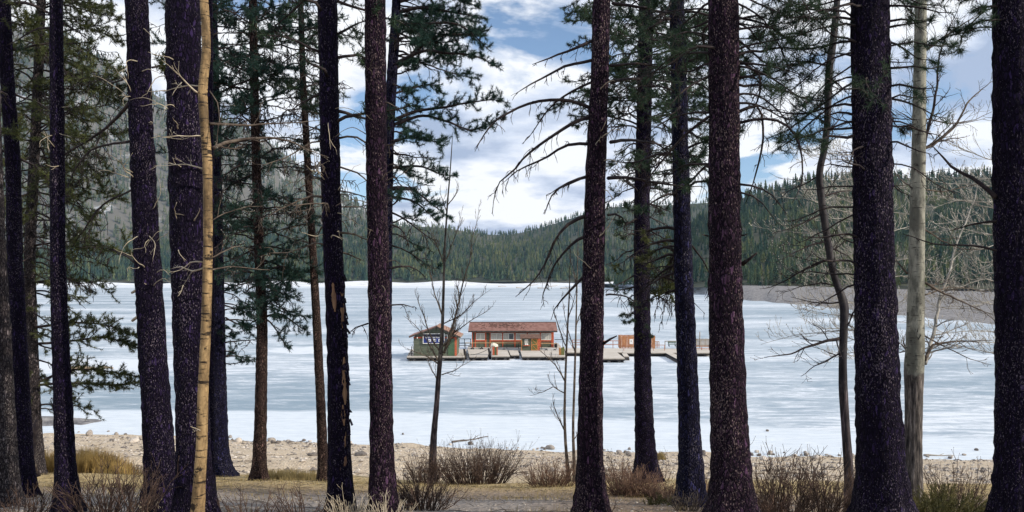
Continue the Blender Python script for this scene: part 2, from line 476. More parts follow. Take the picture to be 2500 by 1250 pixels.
def ground_material():
    m = bpy.data.materials.new('bank_ground'); m.use_nodes = True
    nt = m.node_tree; b = nt.nodes['Principled BSDF']; L = nt.links.new
    b.inputs['Roughness'].default_value = 0.95; b.inputs['Specular IOR Level'].default_value = 0.1
    tc = N(nt, 'ShaderNodeTexCoord'); oc = tc.outputs['Object']
    sp = N(nt, 'ShaderNodeSeparateXYZ'); L(oc, sp.inputs[0])
    # distance from the camera end of the bank, skewed with the shoreline
    d = mth(nt, 'ADD', sp.outputs['Y'], mth(nt, 'MULTIPLY', sp.outputs['X'], 0.05))
    wob = mth(nt, 'MULTIPLY', mth(nt, 'SUBTRACT', noise(nt, oc, 0.45, 5, 0.65), 0.5), 7.0)
    d2 = mth(nt, 'ADD', d, wob)
    fine = noise(nt, oc, 26, 6, 0.75)
    mid = noise(nt, oc, 3.2, 6, 0.7)
    vo = N(nt, 'ShaderNodeTexVoronoi', feature='F1'); L(oc, vo.inputs['Vector']); vo.inputs['Scale'].default_value = 11.0
    sepc = N(nt, 'ShaderNodeSeparateColor'); L(vo.outputs['Color'], sepc.inputs[0])
    sand = ramp(nt, mid, [(0.3, (0.42, 0.34, 0.245)), (0.5, (0.60, 0.50, 0.37)), (0.72, (0.72, 0.62, 0.47))])
    peb = ramp(nt, sepc.outputs[0], [(0.0, (0.17, 0.15, 0.13)), (0.55, (0.46, 0.40, 0.34)), (1.0, (0.68, 0.61, 0.52))])
    beach = mixc(nt, 0.30, sand, peb)
    beach = mixc(nt, ramp(nt, fine, [(0.36, 0.75), (0.52, 0.0)]), beach, (0.13, 0.10, 0.085))
    grass = ramp(nt, noise(nt, oc, 1.0, 6, 0.7, (9, 5, 9)), [(0.3, (0.18, 0.135, 0.08)), (0.5, (0.42, 0.33, 0.18)), (0.7, (0.57, 0.46, 0.27))])
    duff = ramp(nt, noise(nt, oc, 18, 6, 0.75), [(0.32, (0.075, 0.054, 0.042)), (0.55, (0.26, 0.19, 0.135)), (0.75, (0.46, 0.36, 0.26))])
    path = ramp(nt, noise(nt, oc, 22, 6, 0.75), [(0.32, (0.115, 0.102, 0.095)), (0.5, (0.27, 0.245, 0.23)), (0.72, (0.44, 0.405, 0.38))])
    c = mixc(nt, ramp(nt, mth(nt, 'DIVIDE', d2, 60.0), [(0.265, 0.0), (0.31, 1.0)]), grass, beach)
    c = mixc(nt, ramp(nt, mth(nt, 'DIVIDE', mth(nt, 'ADD', d, mth(nt, 'MULTIPLY', wob, 0.35)), 60.0), [(0.175, 1.0), (0.215, 0.0)]), c, duff)
    pm = ramp(nt, mth(nt, 'DIVIDE', mth(nt, 'ADD', sp.outputs['Y'], mth(nt, 'MULTIPLY', wob, 0.28)), 60.0), [(0.118, 0.0), (0.130, 1.0), (0.155, 1.0), (0.195, 0.0)])
    c = mixc(nt, mth(nt, 'MULTIPLY', pm, ramp(nt, sp.outputs['X'], [(0.0, 1.0), (0.9, 0.25)])), c, path)
    # wet brown strand line
    sm = noise(nt, oc, 0.9, 4, 0.6)
    wet = ramp(nt, mth(nt, 'DIVIDE', mth(nt, 'ADD', mth(nt, 'ADD', sp.outputs['Y'], mth(nt, 'MULTIPLY', sp.outputs['X'], 0.148)), mth(nt, 'MULTIPLY', sm, 4.0)), 60.0), [(0.752, 0.0), (0.80, 0.75)])
    c = mixc(nt, wet, c, (0.16, 0.12, 0.095))
    L(c, b.inputs['Base Color'])
    h = mth(nt, 'ADD', mth(nt, 'MULTIPLY', fine, 0.6), mth(nt, 'MULTIPLY', vo.outputs['Distance'], -1.2))
    bp = N(nt, 'ShaderNodeBump'); L(h, bp.inputs['Height']); bp.inputs['Strength'].default_value = 0.8; bp.inputs['Distance'].default_value = 0.05
    L(bp.outputs[0], b.inputs['Normal'])
    return m


M['ground'] = ground_material()
ys = np.concatenate([np.arange(-30, 2, 2.0), np.arange(2, 20, 0.2), np.arange(20, 62, 0.5), [64, 68, 72]])
xs = np.concatenate([np.arange(-90, -30, 3.0), np.arange(-30, 30, 0.4), np.arange(30, 93, 3.0)])
v, q = grid_mesh(xs, ys, ground_z)
g = MB().add(v, q).build('ground', M['ground'], smooth=True)
tag(g, 'sandy bank with dry grass and gravel sloping to the ice', kind='structure')


# ------------------------------------------------------------------ frozen lake
def ice_material():
    m = bpy.data.materials.new('lake_ice'); m.use_nodes = True
    nt = m.node_tree; b = nt.nodes['Principled BSDF']; L = nt.links.new
    tc = N(nt, 'ShaderNodeTexCoord'); oc = tc.outputs['Object']
    sp = N(nt, 'ShaderNodeSeparateXYZ'); L(oc, sp.inputs[0])
    X, Y = sp.outputs['X'], sp.outputs['Y']
    streak = noise(nt, oc, 1.0, 10, 0.78, (0.20, 0.85, 1), dist=0.8)
    streak2 = noise(nt, oc, 1.0, 8, 0.8, (0.7, 2.8, 1), (7, 3, 0), 0.9)
    broad = noise(nt, oc, 1.0, 4, 0.55, (0.018, 0.045, 1), (2, 5, 0))
    s = mth(nt, 'ADD', mth(nt, 'MULTIPLY', streak, 0.62), mth(nt, 'MULTIPLY', streak2, 0.38))
    s = mth(nt, 'ADD', s, mth(nt, 'MULTIPLY', mth(nt, 'SUBTRACT', broad, 0.5), 0.32))
    bare = ramp(nt, broad, [(0.35, (0.195, 0.275, 0.35)), (0.65, (0.27, 0.345, 0.425))])
    snow = (0.61, 0.665, 0.735)
    sm = ramp(nt, s, [(0.44, 0.0), (0.505, 0.36), (0.57, 1.0)])
    # smooth shore-fast snow along the near beach
    sd = mth(nt, 'ADD', mth(nt, 'ADD', Y, mth(nt, 'MULTIPLY', X, 0.20)), mth(nt, 'MULTIPLY', mth(nt, 'SUBTRACT', noise(nt, oc, 0.12, 5, 0.6), 0.5), 3.0))
    bow = mth(nt, 'MULTIPLY', mth(nt, 'MULTIPLY', X, X), 0.0045)
    near = ramp(nt, mth(nt, 'DIVIDE', mth(nt, 'ADD', sd, bow), 100.0), [(0.532, 1.0), (0.542, 0.0)])
    # drifted snow round the floats and out towards the far shore
    def blob(cx, cy, rx, ry):
        ax = mth(nt, 'DIVIDE', mth(nt, 'SUBTRACT', X, cx), rx); ay = mth(nt, 'DIVIDE', mth(nt, 'SUBTRACT', Y, cy), ry)
        return mth(nt, 'ADD', mth(nt, 'MULTIPLY', ax, ax), mth(nt, 'MULTIPLY', ay, ay))
    wn_ = mth(nt, 'MULTIPLY', mth(nt, 'SUBTRACT', noise(nt, oc, 0.22, 5, 0.65), 0.5), 2.4)
    dr = mth(nt, 'MINIMUM', blob(-22, 103, 13, 8), mth(nt, 'MINIMUM', blob(-4, 104, 16, 9), mth(nt, 'MINIMUM', blob(-45, 84, 14, 9), blob(10, 92, 24, 5))))
    drift = ramp(nt, mth(nt, 'ADD', dr, wn_), [(0.35, 0.95), (1.3, 0.0)])
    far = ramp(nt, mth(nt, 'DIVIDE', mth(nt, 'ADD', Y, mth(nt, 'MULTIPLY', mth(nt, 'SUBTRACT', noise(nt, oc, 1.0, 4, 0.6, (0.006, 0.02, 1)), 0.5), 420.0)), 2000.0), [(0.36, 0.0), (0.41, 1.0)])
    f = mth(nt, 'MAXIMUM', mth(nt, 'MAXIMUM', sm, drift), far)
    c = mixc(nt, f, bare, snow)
    shore = mixc(nt, ramp(nt, noise(nt, oc, 1.0, 6, 0.7, (0.7, 2.6, 1)), [(0.38, 0.0), (0.62, 1.0)]), (0.50, 0.57, 0.65), (0.60, 0.665, 0.735))
    c = mixc(nt, near, c, shore)
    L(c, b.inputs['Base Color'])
    rr = mixc(nt, mth(nt, 'MAXIMUM', f, near), (0.42, 0.42, 0.42), (0.9, 0.9, 0.9))
    L(rr, b.inputs['Roughness']); b.inputs['Specular IOR Level'].default_value = 0.25
    bp = N(nt, 'ShaderNodeBump'); L(mth(nt, 'ADD', mth(nt, 'MULTIPLY', s, 1.0), mth(nt, 'MULTIPLY', near, 0.3)), bp.inputs['Height'])
    bp.inputs['Strength'].default_value = 0.35; bp.inputs['Distance'].default_value = 0.12
    L(bp.outputs[0], b.inputs['Normal'])
    return m


M['ice'] = ice_material()
lx = np.concatenate([np.linspace(-4700, -200, 12), np.arange(-180, 181, 20.0), np.linspace(200, 4700, 12)])
ly = np.concatenate([np.arange(34, 160, 14.0), np.linspace(170, 4100, 30)])
v, q = grid_mesh(lx, ly, lambda X, Y: X * 0)
lake = MB().add(v, q).build('frozen_lake', M['ice'])
tag(lake, 'frozen lake with wind-streaked snow over grey-blue ice', kind='structure')

# ------------------------------------------------------------------ gravel bank on the right and the low far shore
M['gravelbank'] = mat('gravel_bank', (0.105, 0.105, 0.115), 0.95, (0.8, (0.30, 0.295, 0.30), 0.36, 0.66), ((1.6, 1.6, 1.6), 1.0, 0.4))
M['snowshore'] = mat('shore_snow', (0.72, 0.76, 0.82), 0.9, ((0.03, 0.12, 0.4), (0.30, 0.28, 0.27), 0.56, 0.66), ((0.3, 0.3, 0.3), 0.6, 0.5))


def strip(cols, nrow, zf):
    """cols = list of (bottom point, top point); rows interpolate between them with bumps"""
    A = np.array([c[0] for c in cols]); B = np.array([c[1] for c in cols])
    t = np.linspace(0, 1, nrow)[:, None, None]
    V = A[None] * (1 - t) + B[None] * t
    V[..., 2] += zf(V[..., 0], V[..., 1], np.broadcast_to(t[..., 0], V.shape[:2]))
    nx = len(cols)
    i = np.arange(nrow - 1)[:, None] * nx + np.arange(nx - 1)[None, :]
    return V.reshape(-1, 3), np.stack([i, i + 1, i + nx + 1, i + nx], -1).reshape(-1, 4)


bk_x = [1400, 1520, 1640, 1720, 1830, 1920, 2000, 2100, 2200, 2300, 2430, 2600, 2800, 3100, 3600]
bk_lo = [700.2, 702.5, 709, 720, 735, 741, 749, 761, 775, 786, 801, 824, 852, 900, 985]
bk_hi = [691, 693, 695, 696, 697, 698, 700, 703, 706, 709, 713, 718, 722, 730, 745]
bk_D = [900, 720, 560, 480, 430, 425, 420, 415, 410, 405, 400, 380, 360, 330, 300]
xq = np.linspace(1400, 3600, 190)
cols = []
for x in xq:
    lo = np.interp(x, bk_x, bk_lo) + 1.2 * math.sin(x * 0.05) + 0.8 * math.sin(x * 0.13 + 1)
    a = on_plane(x, lo, 0.0); a[2] = -0.4
    cols.append((a, px(x, np.interp(x, bk_x, bk_hi), np.interp(x, bk_x, bk_D))))
v, q = strip(cols, 40, lambda X, Y, t: 0.9 * np.sin(np.clip(t, 0, 1) * math.pi) ** 0.7 + 0.22 * wavy(X, Y, 6, 10, 2) * np.sin(t * math.pi) + 0.15 * wavy(X, Y, 2.2, 10, 9) * np.sin(t * math.pi))
far_c = [c for c, x in zip(cols, xq) if x <= 1775]
cols = [c for c, x in zip(cols, xq) if x > 1760]
v2, q2 = strip(far_c, 24, lambda X, Y, t: 0.5 * np.sin(np.clip(t, 0, 1) * math.pi) ** 0.7 + 0.3 * wavy(X, Y, 9, 10, 5) * np.sin(t * math.pi))
tag(MB().add(v2, q2).build('far_shore', M['snowshore'], smooth=True), 'snow-dusted low shore behind the right end of the docks', kind='structure')
v, q = strip(cols, 40, lambda X, Y, t: 0.9 * np.sin(np.clip(t, 0, 1) * math.pi) ** 0.7 + 0.22 * wavy(X, Y, 6, 10, 2) * np.sin(t * math.pi) + 0.15 * wavy(X, Y, 2.2, 10, 9) * np.sin(t * math.pi))
o = MB().add(v, q).build('gravel_bank', M['gravelbank'], smooth=True)
tag(o, 'grey gravel bank along the right shore of the lake', kind='structure')

cols = []
for x in np.linspace(-2600, 1560, 140):
    D0 = 1030 + 60 * math.sin(x * 0.006) + 25 * math.sin(x * 0.021)
    a = px(x, 700, D0); a[2] = -0.4
    b_ = px(x, 690, D0 + 170); b_[2] = 4.5 + 1.5 * math.sin(x * 0.03)
    cols.append((a, b_))
v, q = strip(cols, 14, lambda X, Y, t: 0.8 * wavy(X, Y, 40, 10, 4) * np.sin(t * math.pi))
o = MB().add(v, q).build('far_shore', M['snowshore'], smooth=True)
tag(o, 'low snowy far shore below the forest', kind='structure')

# ------------------------------------------------------------------ mountains and hills
M['hillside'] = mat('forest_floor', (0.035, 0.045, 0.028), 0.95, (0.012, (0.10, 0.10, 0.075), 0.42, 0.66))
M['snowhill'] = mat('snowy_mountain_ground', (0.125, 0.12, 0.105), 0.95, (0.011, (0.46, 0.48, 0.51), 0.58, 0.68))
M['conifer'] = mat('far_conifers', (0.022, 0.050, 0.040), 0.9, (0.05, (0.085, 0.110, 0.050), 0.40, 0.70))
M['conifer_pale'] = mat('sunny_conifers', (0.040, 0.064, 0.044), 0.9, (0.04, (0.135, 0.145, 0.075), 0.40, 0.66))  # paler greens put the sunlight on the left slope into the colour


def forest_mat(name, dark, mid, light):
    m = bpy.data.materials.new(name); m.use_nodes = True
    nt = m.node_tree; b = nt.nodes['Principled BSDF']
    b.inputs['Roughness'].default_value = 0.9; b.inputs['Specular IOR Level'].default_value = 0.1
    tc = N(nt, 'ShaderNodeTexCoord'); oc = tc.outputs['Object']
    f = mth(nt, 'ADD', mth(nt, 'MULTIPLY', noise(nt, oc, 0.06, 3, 0.6), 0.55), mth(nt, 'MULTIPLY', noise(nt, oc, 0.0075, 4, 0.6), 0.45))
    c = ramp(nt, f, [(0.40, dark), (0.50, mid), (0.62, light)])
    nt.links.new(c, b.inputs['Base Color'])
    return m


M['conifer'] = forest_mat('mixed_conifers', (0.014, 0.036, 0.030), (0.040, 0.068, 0.042), (0.115, 0.130, 0.055))


class Hill:
    def __init__(s, rx, ry, Dr, Db, zb, power=1.15, seed=0, rough=0.05):
        s.rx, s.ry, s.Dr, s.Db, s.zb, s.power, s.seed, s.rough = rx, ry, Dr, Db, zb, power, seed, rough

    def at(s, x, t):
        x = np.asarray(x, float); t = np.asarray(t, float)
        Dr = np.interp(x, s.rx, s.Dr) if np.ndim(s.Dr) else s.Dr
        Db = np.interp(x, s.rx, s.Db) if np.ndim(s.Db) else s.Db
        zr = HC + (HOR - np.interp(x, s.rx, s.ry)) / FOC * Dr
        D = Db + (Dr - Db) * t
        up = np.clip(t, 0, 1) ** s.power
        dn = np.where(t > 1, (t - 1) * 1.0, 0)
        z = s.zb + (zr - s.zb) * (up - dn)
        X = (x - CX) / FOC * D
        H = np.maximum(zr - s.zb, 5)
        z = z + s.rough * H * wavy(X, D, Dr * 0.10, 10, s.seed) * np.clip(t * 3, 0, 1) * np.clip(1.25 - t, 0.3, 1)
        return np.stack([X, D, z], -1)

    def mesh(s, x0, x1, nx=150, nt=50):
        X, T = np.meshgrid(np.linspace(x0, x1, nx), np.linspace(0, 1.6, nt))
        V = s.at(X, T)
        i = np.arange(nt - 1)[:, None] * nx + np.arange(nx - 1)[None, :]
        return V.reshape(-1, 3), np.stack([i, i + 1, i + nx + 1, i + nx], -1).reshape(-1, 4)


mount = Hill([-1600, -800, -400, 0, 150, 250, 400, 520, 650, 760, 860, 960, 1100, 1300],
             [240, 190, 100, 60, 75, 150, 235, 270, 335, 420, 490, 545, 600, 665], 2500, 1600, 4, 1.1, 3, 0.06)
valley = Hill([-1600, 200, 560, 700, 850, 960, 1080, 1130, 1200, 1260, 1330, 1400, 1480, 1560, 1650, 1720, 1800, 2000, 2300, 2600],
              [640, 600, 560, 548, 548, 549, 553, 562, 572, 570, 552, 530, 505, 499, 498, 493, 492, 500, 560, 640], 1750, 1190, 4, 1.12, 8, 0.035)
right = Hill([1480, 1560, 1640, 1720, 1800, 1830, 1900, 1960, 2050, 2200, 2400, 2600, 3000, 3600],
             [706, 650, 575, 530, 486, 474, 457, 442, 434, 432, 430, 428, 440, 470],
             [1000, 950, 900, 860, 830, 820, 800, 790, 780, 770, 760, 750, 720, 700],
             [640, 560, 500, 460, 430, 425, 420, 418, 415, 410, 402, 380, 350, 320], 4, 1.1, 14, 0.05)

v, q = mount.mesh(-1600, 1300)
tag(MB().add(v, q).build('mountain', M['snowhill'], smooth=True), 'high pale snow-patched mountain rising on the left', kind='structure')
v, q = valley.mesh(-1600, 2600)
tag(MB().add(v, q).build('hill', M['hillside'], smooth=True), 'long forested hill closing the far end of the lake', kind='structure')
v, q = right.mesh(1560, 3600)
tag(MB().add(v, q).build('hill', M['hillside'], smooth=True), 'nearer dark forested hill on the right shore', kind='structure')


def conifer_shape(seed, tiers=5, sides=6):
    """unit-height conifer: tiers of drooping jagged skirts round a thin stem"""
    r = np.random.default_rng(seed)
    V = []; T = []
    n = 0
    for k in range(tiers):
        f = k / tiers
        zt = 0.10 + 0.90 * (f + 1.35 / tiers); zt = min(zt, 1.0)
        zb = 0.10 + 0.88 * f
        rad = 0.165 * (1 - f) ** 0.85 + 0.02
        a = np.arange(sides * 2) * math.pi / sides + r.uniform(0, 3)
        rr = np.where(np.arange(sides * 2) % 2 == 0, rad * r.uniform(0.8, 1.2, sides * 2), rad * r.uniform(0.4, 0.6, sides * 2))
        zz = zb + np.where(np.arange(sides * 2) % 2 == 0, -0.03, 0.02) + r.uniform(-0.02, 0.02, sides * 2)
        ring = np.stack([rr * np.cos(a), rr * np.sin(a), zz], -1)
        V.append(np.vstack([[0, 0, zt], ring]))
        T += [(n, n + 1 + i, n + 1 + (i + 1) % (sides * 2)) for i in range(sides * 2)]
        n += 1 + sides * 2
    # stem
    V.append(np.array([[0.018, 0, 0], [-0.009, 0.016, 0], [-0.009, -0.016, 0], [0, 0, 0.5]]))
    T += [(n, n + 1, n + 3), (n + 1, n + 2, n + 3), (n + 2, n, n + 3)]
    return np.vstack(V), np.array(T)


SHAPES = [conifer_shape(100 + i, 3, 4) for i in range(8)]
SHAPES_FINE = [conifer_shape(200 + i, 4, 5) for i in range(8)]


def plant(P, H, shapes, r):
    mb = MB()
    pick = r.integers(0, len(shapes), len(P))
    for k, (sv, st) in enumerate(shapes):
        ii = np.where(pick == k)[0]
        if not len(ii): continue
        a = r.uniform(0, 6.28, len(ii)); c, s_ = np.cos(a), np.sin(a)
        h = H[ii]; w = h * r.uniform(0.75, 1.25, len(ii))
        x = (sv[None, :, 0] * c[:, None] - sv[None, :, 1] * s_[:, None]) * w[:, None] + P[ii, 0][:, None]
        y = (sv[None, :, 0] * s_[:, None] + sv[None, :, 1] * c[:, None]) * w[:, None] + P[ii, 1][:, None]
        z = sv[None, :, 2] * h[:, None] + P[ii, 2][:, None] - 0.4
        tr = st[None] + (np.arange(len(ii)) * len(sv))[:, None, None]
        mb.add(np.stack([x, y, z], -1).reshape(-1, 3), t=tr.reshape(-1, 3))
    return mb


def scatter(hill, n, x0, x1, t0, t1, h0, h1, seed, keep=None):
    r = np.random.default_rng(seed)
    x = r.uniform(x0, x1, n); t = t0 + (t1 - t0) * r.uniform(0, 1, n) ** 0.85
    P = hill.at(x, t)
    H = r.uniform(h0, h1, n) * (0.85 + 0.3 * r.random(n))
    if keep is not None:
        k = keep(P, t, r); P, H, t = P[k], H[k], t[k]
    return P, H


rf = np.random.default_rng(77)
P, H = scatter(mount, 9000, -500, 1250, 0.0, 1.02, 15, 24, 1,
               lambda P, t, r: (wavy(P[:, 0], P[:, 1], 160, 10, 5) + 0.9 - 1.0 * np.clip(t - 0.45, 0, 1) + r.uniform(-.4, .4, len(t))) > 0)
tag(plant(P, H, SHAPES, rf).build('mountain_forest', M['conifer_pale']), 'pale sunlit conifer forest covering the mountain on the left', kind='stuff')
P, H = scatter(valley, 9500, -100, 2000, 0.0, 1.03, 15, 23, 2)
H = H * (1 - 0.48 * np.clip((P[:, 1] - 1250) / 420, 0, 1))
tag(plant(P, H, SHAPES, rf).build('hillside_forest', M['conifer']), 'dense conifer forest on the hill at the far end of the lake', kind='stuff')
P, H = scatter(right, 5200, 1500, 3000, 0.0, 1.03, 6, 11, 3)
tag(plant(P, H, SHAPES_FINE, rf).build('hillside_forest', M['conifer']), 'dark conifer forest on the hill along the right shore', kind='stuff')

# the air over the lake: one closed box of thin blue haze
hz = bpy.data.materials.new('air_haze'); hz.use_nodes = True
hz.node_tree.nodes.clear()
ho = N(hz.node_tree, 'ShaderNodeOutputMaterial'); hv = N(hz.node_tree, 'ShaderNodeVolumePrincipled')
hv.inputs['Color'].default_value = (0.45, 0.68, 1.0, 1); hv.inputs['Density'].default_value = HAZE; hv.inputs['Anisotropy'].default_value = 0.2
hz.node_tree.links.new(hv.outputs[0], ho.inputs['Volume'])
o = MB().box(-4900, 4900, -300, 4200, -14, 960).build('haze', hz)
tag(o, 'thin blue haze over the lake and hills', kind='stuff')

# conifers that stand out one by one along the foot of the right hill
proto = None
ce = None
rr_ = np.random.default_rng(9)
sv, st = conifer_shape(301, 11, 8)
foot = []
for k in range(34):
    x = 1828 + k * 18.4 + rr_.uniform(-7, 7)
    foot.append((x, rr_.uniform(0.005, 0.05), rr_.uniform(9, 15)))
for k, (x, t, h) in enumerate(foot):
    p = right.at(x, t)
    if proto is None:
        proto = thing('conifer_tree', p, 'dark conifer standing along the foot of the right hill above the gravel bank', 'tree', 'conifers at the foot of the right hill')
        MB().add(sv, t=st).build('crown', M['conifer'], proto).location = (0, 0, 0)
        mb = MB().tube([(0, 0, -0.03), (0, 0, 0.3), (0, 0, 0.9)], [0.02, 0.014, 0.003], 5)
        mb.build('trunk', M['branch'], proto).location = (0, 0, 0)
        ce = proto
    else:
        ce = copy_tree(proto)
    ce['label'] = 'dark hill-foot conifer ' + gap(x)
    ce.location = tuple(p); ce.scale = (h * rr_.uniform(0.85, 1.15),) * 2 + (h,)
    ce.rotation_euler = (0, 0, rr_.uniform(0, 6.28))


# ------------------------------------------------------------------ floating cabins and docks
M['green'] = mat('green_painted_wood', (0.074, 0.090, 0.066), 0.8, ((1.5, 1.5, 9), (0.135, 0.15, 0.108), 0.40, 0.66), ((3, 3, 30), 0.25))
M['greenlight'] = mat('faded_green_paint', (0.050, 0.105, 0.060), 0.8, (4, (0.085, 0.135, 0.075), 0.4, 0.65))
M['red'] = mat('red_painted_trim', (0.40, 0.075, 0.034), 0.75, (5, (0.56, 0.15, 0.075), 0.4, 0.65))
M['darkred'] = mat('dark_red_paint', (0.26, 0.048, 0.024), 0.8, (5, (0.38, 0.085, 0.045), 0.4, 0.65))
M['roof'] = mat('brick_red_shingles', (0.20, 0.098, 0.082), 0.9, (1.7, (0.31, 0.185, 0.16), 0.36, 0.62), (14, 0.4, 0.03))
M['rooftan'] = mat('tan_shingles', (0.21, 0.11, 0.085), 0.9, (3.1, (0.42, 0.28, 0.21), 0.40, 0.66), (14, 0.4, 0.03))
M['roofdark'] = mat('weathered_dark_shingles', (0.055, 0.035, 0.032), 0.9, (6, (0.17, 0.09, 0.07), 0.4, 0.6))
M['roofbrown'] = mat('brown_shingles', (0.13, 0.075, 0.06), 0.9, (4, (0.22, 0.14, 0.11), 0.38, 0.64))
M['white'] = mat('white_paint', (0.72, 0.71, 0.67), 0.6, (5, (0.60, 0.59, 0.55), 0.45, 0.7))
M['curtain'] = mat('pale_curtain', (0.42, 0.41, 0.38), 0.9, ((14, 14, 0.8), (0.58, 0.57, 0.53), 0.4, 0.62))
M['glassdark'] = mat('dark_window_glass', (0.055, 0.062, 0.075), 0.12, spec=0.6)
M['deck'] = mat('weathered_deck_boards', (0.40, 0.37, 0.33), 0.9, ((0.9, 5, 2), (0.56, 0.53, 0.49), 0.36, 0.64), ((2, 30, 2), 0.3))
M['deckside'] = mat('snowy_white_fascia', (0.62, 0.61, 0.60), 0.85, ((2, 2, 5), (0.44, 0.42, 0.40), 0.48, 0.68))
M['darkwood'] = mat('dark_timber', (0.030, 0.025, 0.023), 0.7, (5, (0.10, 0.085, 0.075), 0.45, 0.68))
M['greywood'] = mat('grey_timber', (0.21, 0.19, 0.165), 0.9, ((3, 3, 12), (0.34, 0.31, 0.27), 0.4, 0.65))
M['black'] = mat('black_rubber', (0.012, 0.012, 0.014), 0.7)
M['barrel'] = mat('dirty_float_drum', (0.14, 0.13, 0.13), 0.6, (4, (0.27, 0.25, 0.24), 0.42, 0.64))
M['fencebrown'] = mat('brown_fence_boards', (0.30, 0.125, 0.055), 0.85, ((5, 5, 1.2), (0.54, 0.28, 0.145), 0.36, 0.66))
M['fencegrey'] = mat('grey_brown_fence_boards', (0.20, 0.155, 0.11), 0.85, ((5, 5, 1.2), (0.36, 0.29, 0.21), 0.36, 0.66))
M['railred'] = mat('faded_red_rail', (0.33, 0.13, 0.08), 0.85, (4, (0.42, 0.22, 0.15), 0.4, 0.65))
M['railyellow'] = mat('yellowed_wood_rail', (0.46, 0.34, 0.17), 0.85, (4, (0.55, 0.42, 0.25), 0.4, 0.65))
M['raildark'] = mat('dark_metal_rail', (0.035, 0.032, 0.034), 0.6)
M['orange'] = mat('orange_wood', (0.48, 0.19, 0.055), 0.8, (5, (0.58, 0.28, 0.10), 0.4, 0.65))
M['olive'] = mat('olive_green_paint', (0.10, 0.115, 0.035), 0.8, (4, (0.15, 0.15, 0.06), 0.4, 0.65))
M['signblue'] = mat('navy_sign_face', (0.012, 0.026, 0.15), 0.5, (3, (0.02, 0.04, 0.20), 0.4, 0.65))
M['signdark'] = mat('black_sign_face', (0.010, 0.012, 0.028), 0.5)
M['ink'] = mat('sign_lettering_white', (0.78, 0.79, 0.80), 0.5)
M['inkdark'] = mat('pictogram_dark', (0.08, 0.09, 0.14), 0.5)
M['bench'] = mat('green_bench_slats', (0.035, 0.085, 0.05), 0.7, (4, (0.06, 0.12, 0.07), 0.4, 0.65))
M['tarp'] = mat('snow_dusted_tarp', (0.66, 0.64, 0.56), 0.9, (4, (0.48, 0.44, 0.34), 0.45, 0.66))


def siding(x0, x1, y, z0, z1, step=0.145, back=0.06):
    """clapboards facing -y"""
    mb = MB()
    z = z0
    while z < z1 - 0.02:
        zt = min(z + step, z1)
        v = [(x0, y - 0.030, z), (x1, y - 0.030, z), (x1, y - 0.008, zt), (x0, y - 0.008, zt),
             (x0, y + back, z), (x1, y + back, z), (x1, y + back, zt), (x0, y + back, zt)]
        mb.add(v, [(0, 1, 2, 3), (5, 4, 7, 6), (0, 4, 5, 1), (3, 2, 6, 7), (1, 5, 6, 2), (4, 0, 3, 7)])
        z += step
    return mb


def stuff(o):
    o['kind'] = 'stuff'
    return o


def shingle_slope(p00, p10, p01, p11, rows, lift=0.015, thick=0.045):
    """overlapping courses on a roof slope; p00-p10 the eave, p01-p11 the ridge"""
    p00, p10, p01, p11 = [np.asarray(p, float) for p in (p00, p10, p01, p11)]
    n = np.cross(p10 - p00, p01 - p00); n /= np.linalg.norm(n)
    if n[2] < 0: n = -n
    mb = MB()
    for k in range(rows):
        a, b_ = k / rows, min((k + 1.12) / rows, 1.0)
        A = p00 + (p01 - p00) * a; B = p10 + (p11 - p10) * a
        C = p10 + (p11 - p10) * b_; D = p00 + (p01 - p00) * b_
        lo, hi = lift + thick, lift + 0.008
        mb.add([A + n * lo, B + n * lo, C + n * hi, D + n * hi, A - n * 0.02, B - n * 0.02, C - n * 0.02, D - n * 0.02],
               [(0, 1, 2, 3), (0, 4, 5, 1), (1, 5, 6, 2), (3, 7, 4, 0), (2, 6, 7, 3)])
    return mb


def window(parent, x0, x1, y, z0, z1, panes=('curtain',), fw=0.075):
    """white framed window facing -y; one pane object per light"""
    mb = MB()
    mb.box(x0, x1, y - 0.06, y + 0.03, z1 - fw, z1).box(x0, x1, y - 0.06, y + 0.03, z0, z0 + fw)
    mb.box(x0, x0 + fw, y - 0.058, y + 0.03, z0 + fw, z1 - fw).box(x1 - fw, x1, y - 0.058, y + 0.03, z0 + fw, z1 - fw)
    n = len(panes); w = (x1 - x0 - 2 * fw) / n
    for i in range(1, n):
        xm = x0 + fw + w * i
        mb.box(xm - fw * 0.4, xm + fw * 0.4, y - 0.05, y + 0.028, z0 + fw, z1 - fw)
    f = mb.build('window', M['white'], parent)
    for i, k in enumerate(panes):
        a = x0 + fw + w * i
        MB().box(a + 0.03, a + w - 0.03, y - 0.018, y + 0.02, z0 + fw - 0.001, z1 - fw + 0.001).build('pane', M[k], f)
    return f


# ---- small gabled cabin with the sign
yA = 90.3
ax0, ax1 = px(1010, 0, yA)[0], px(1115, 0, yA)[0]
za0, zae = 0.47, 2.62
zap = 3.80
axm = px(1068, 0, yA)[0]
cabA = thing('floating_cabin', ((ax0 + ax1) / 2, yA, za0), 'small green gabled cabin with a blue sign, floating left of the long cabin', 'cabin')
stuff(siding(ax0, ax1 - 0.22, yA, za0, zae).build('siding', M['green'], cabA))
mb = MB()
mb.box(ax0, ax0 + 0.1, yA + 0.062, yA + 4, za0, zae).box(ax1 - 0.12, ax1 - 0.02, yA + 0.062, yA + 4, za0, zae).box(ax0 + 0.1, ax1 - 0.12, yA + 3.9, yA + 3.998, za0, zae)
mb.build('wall', M['green'], cabA)
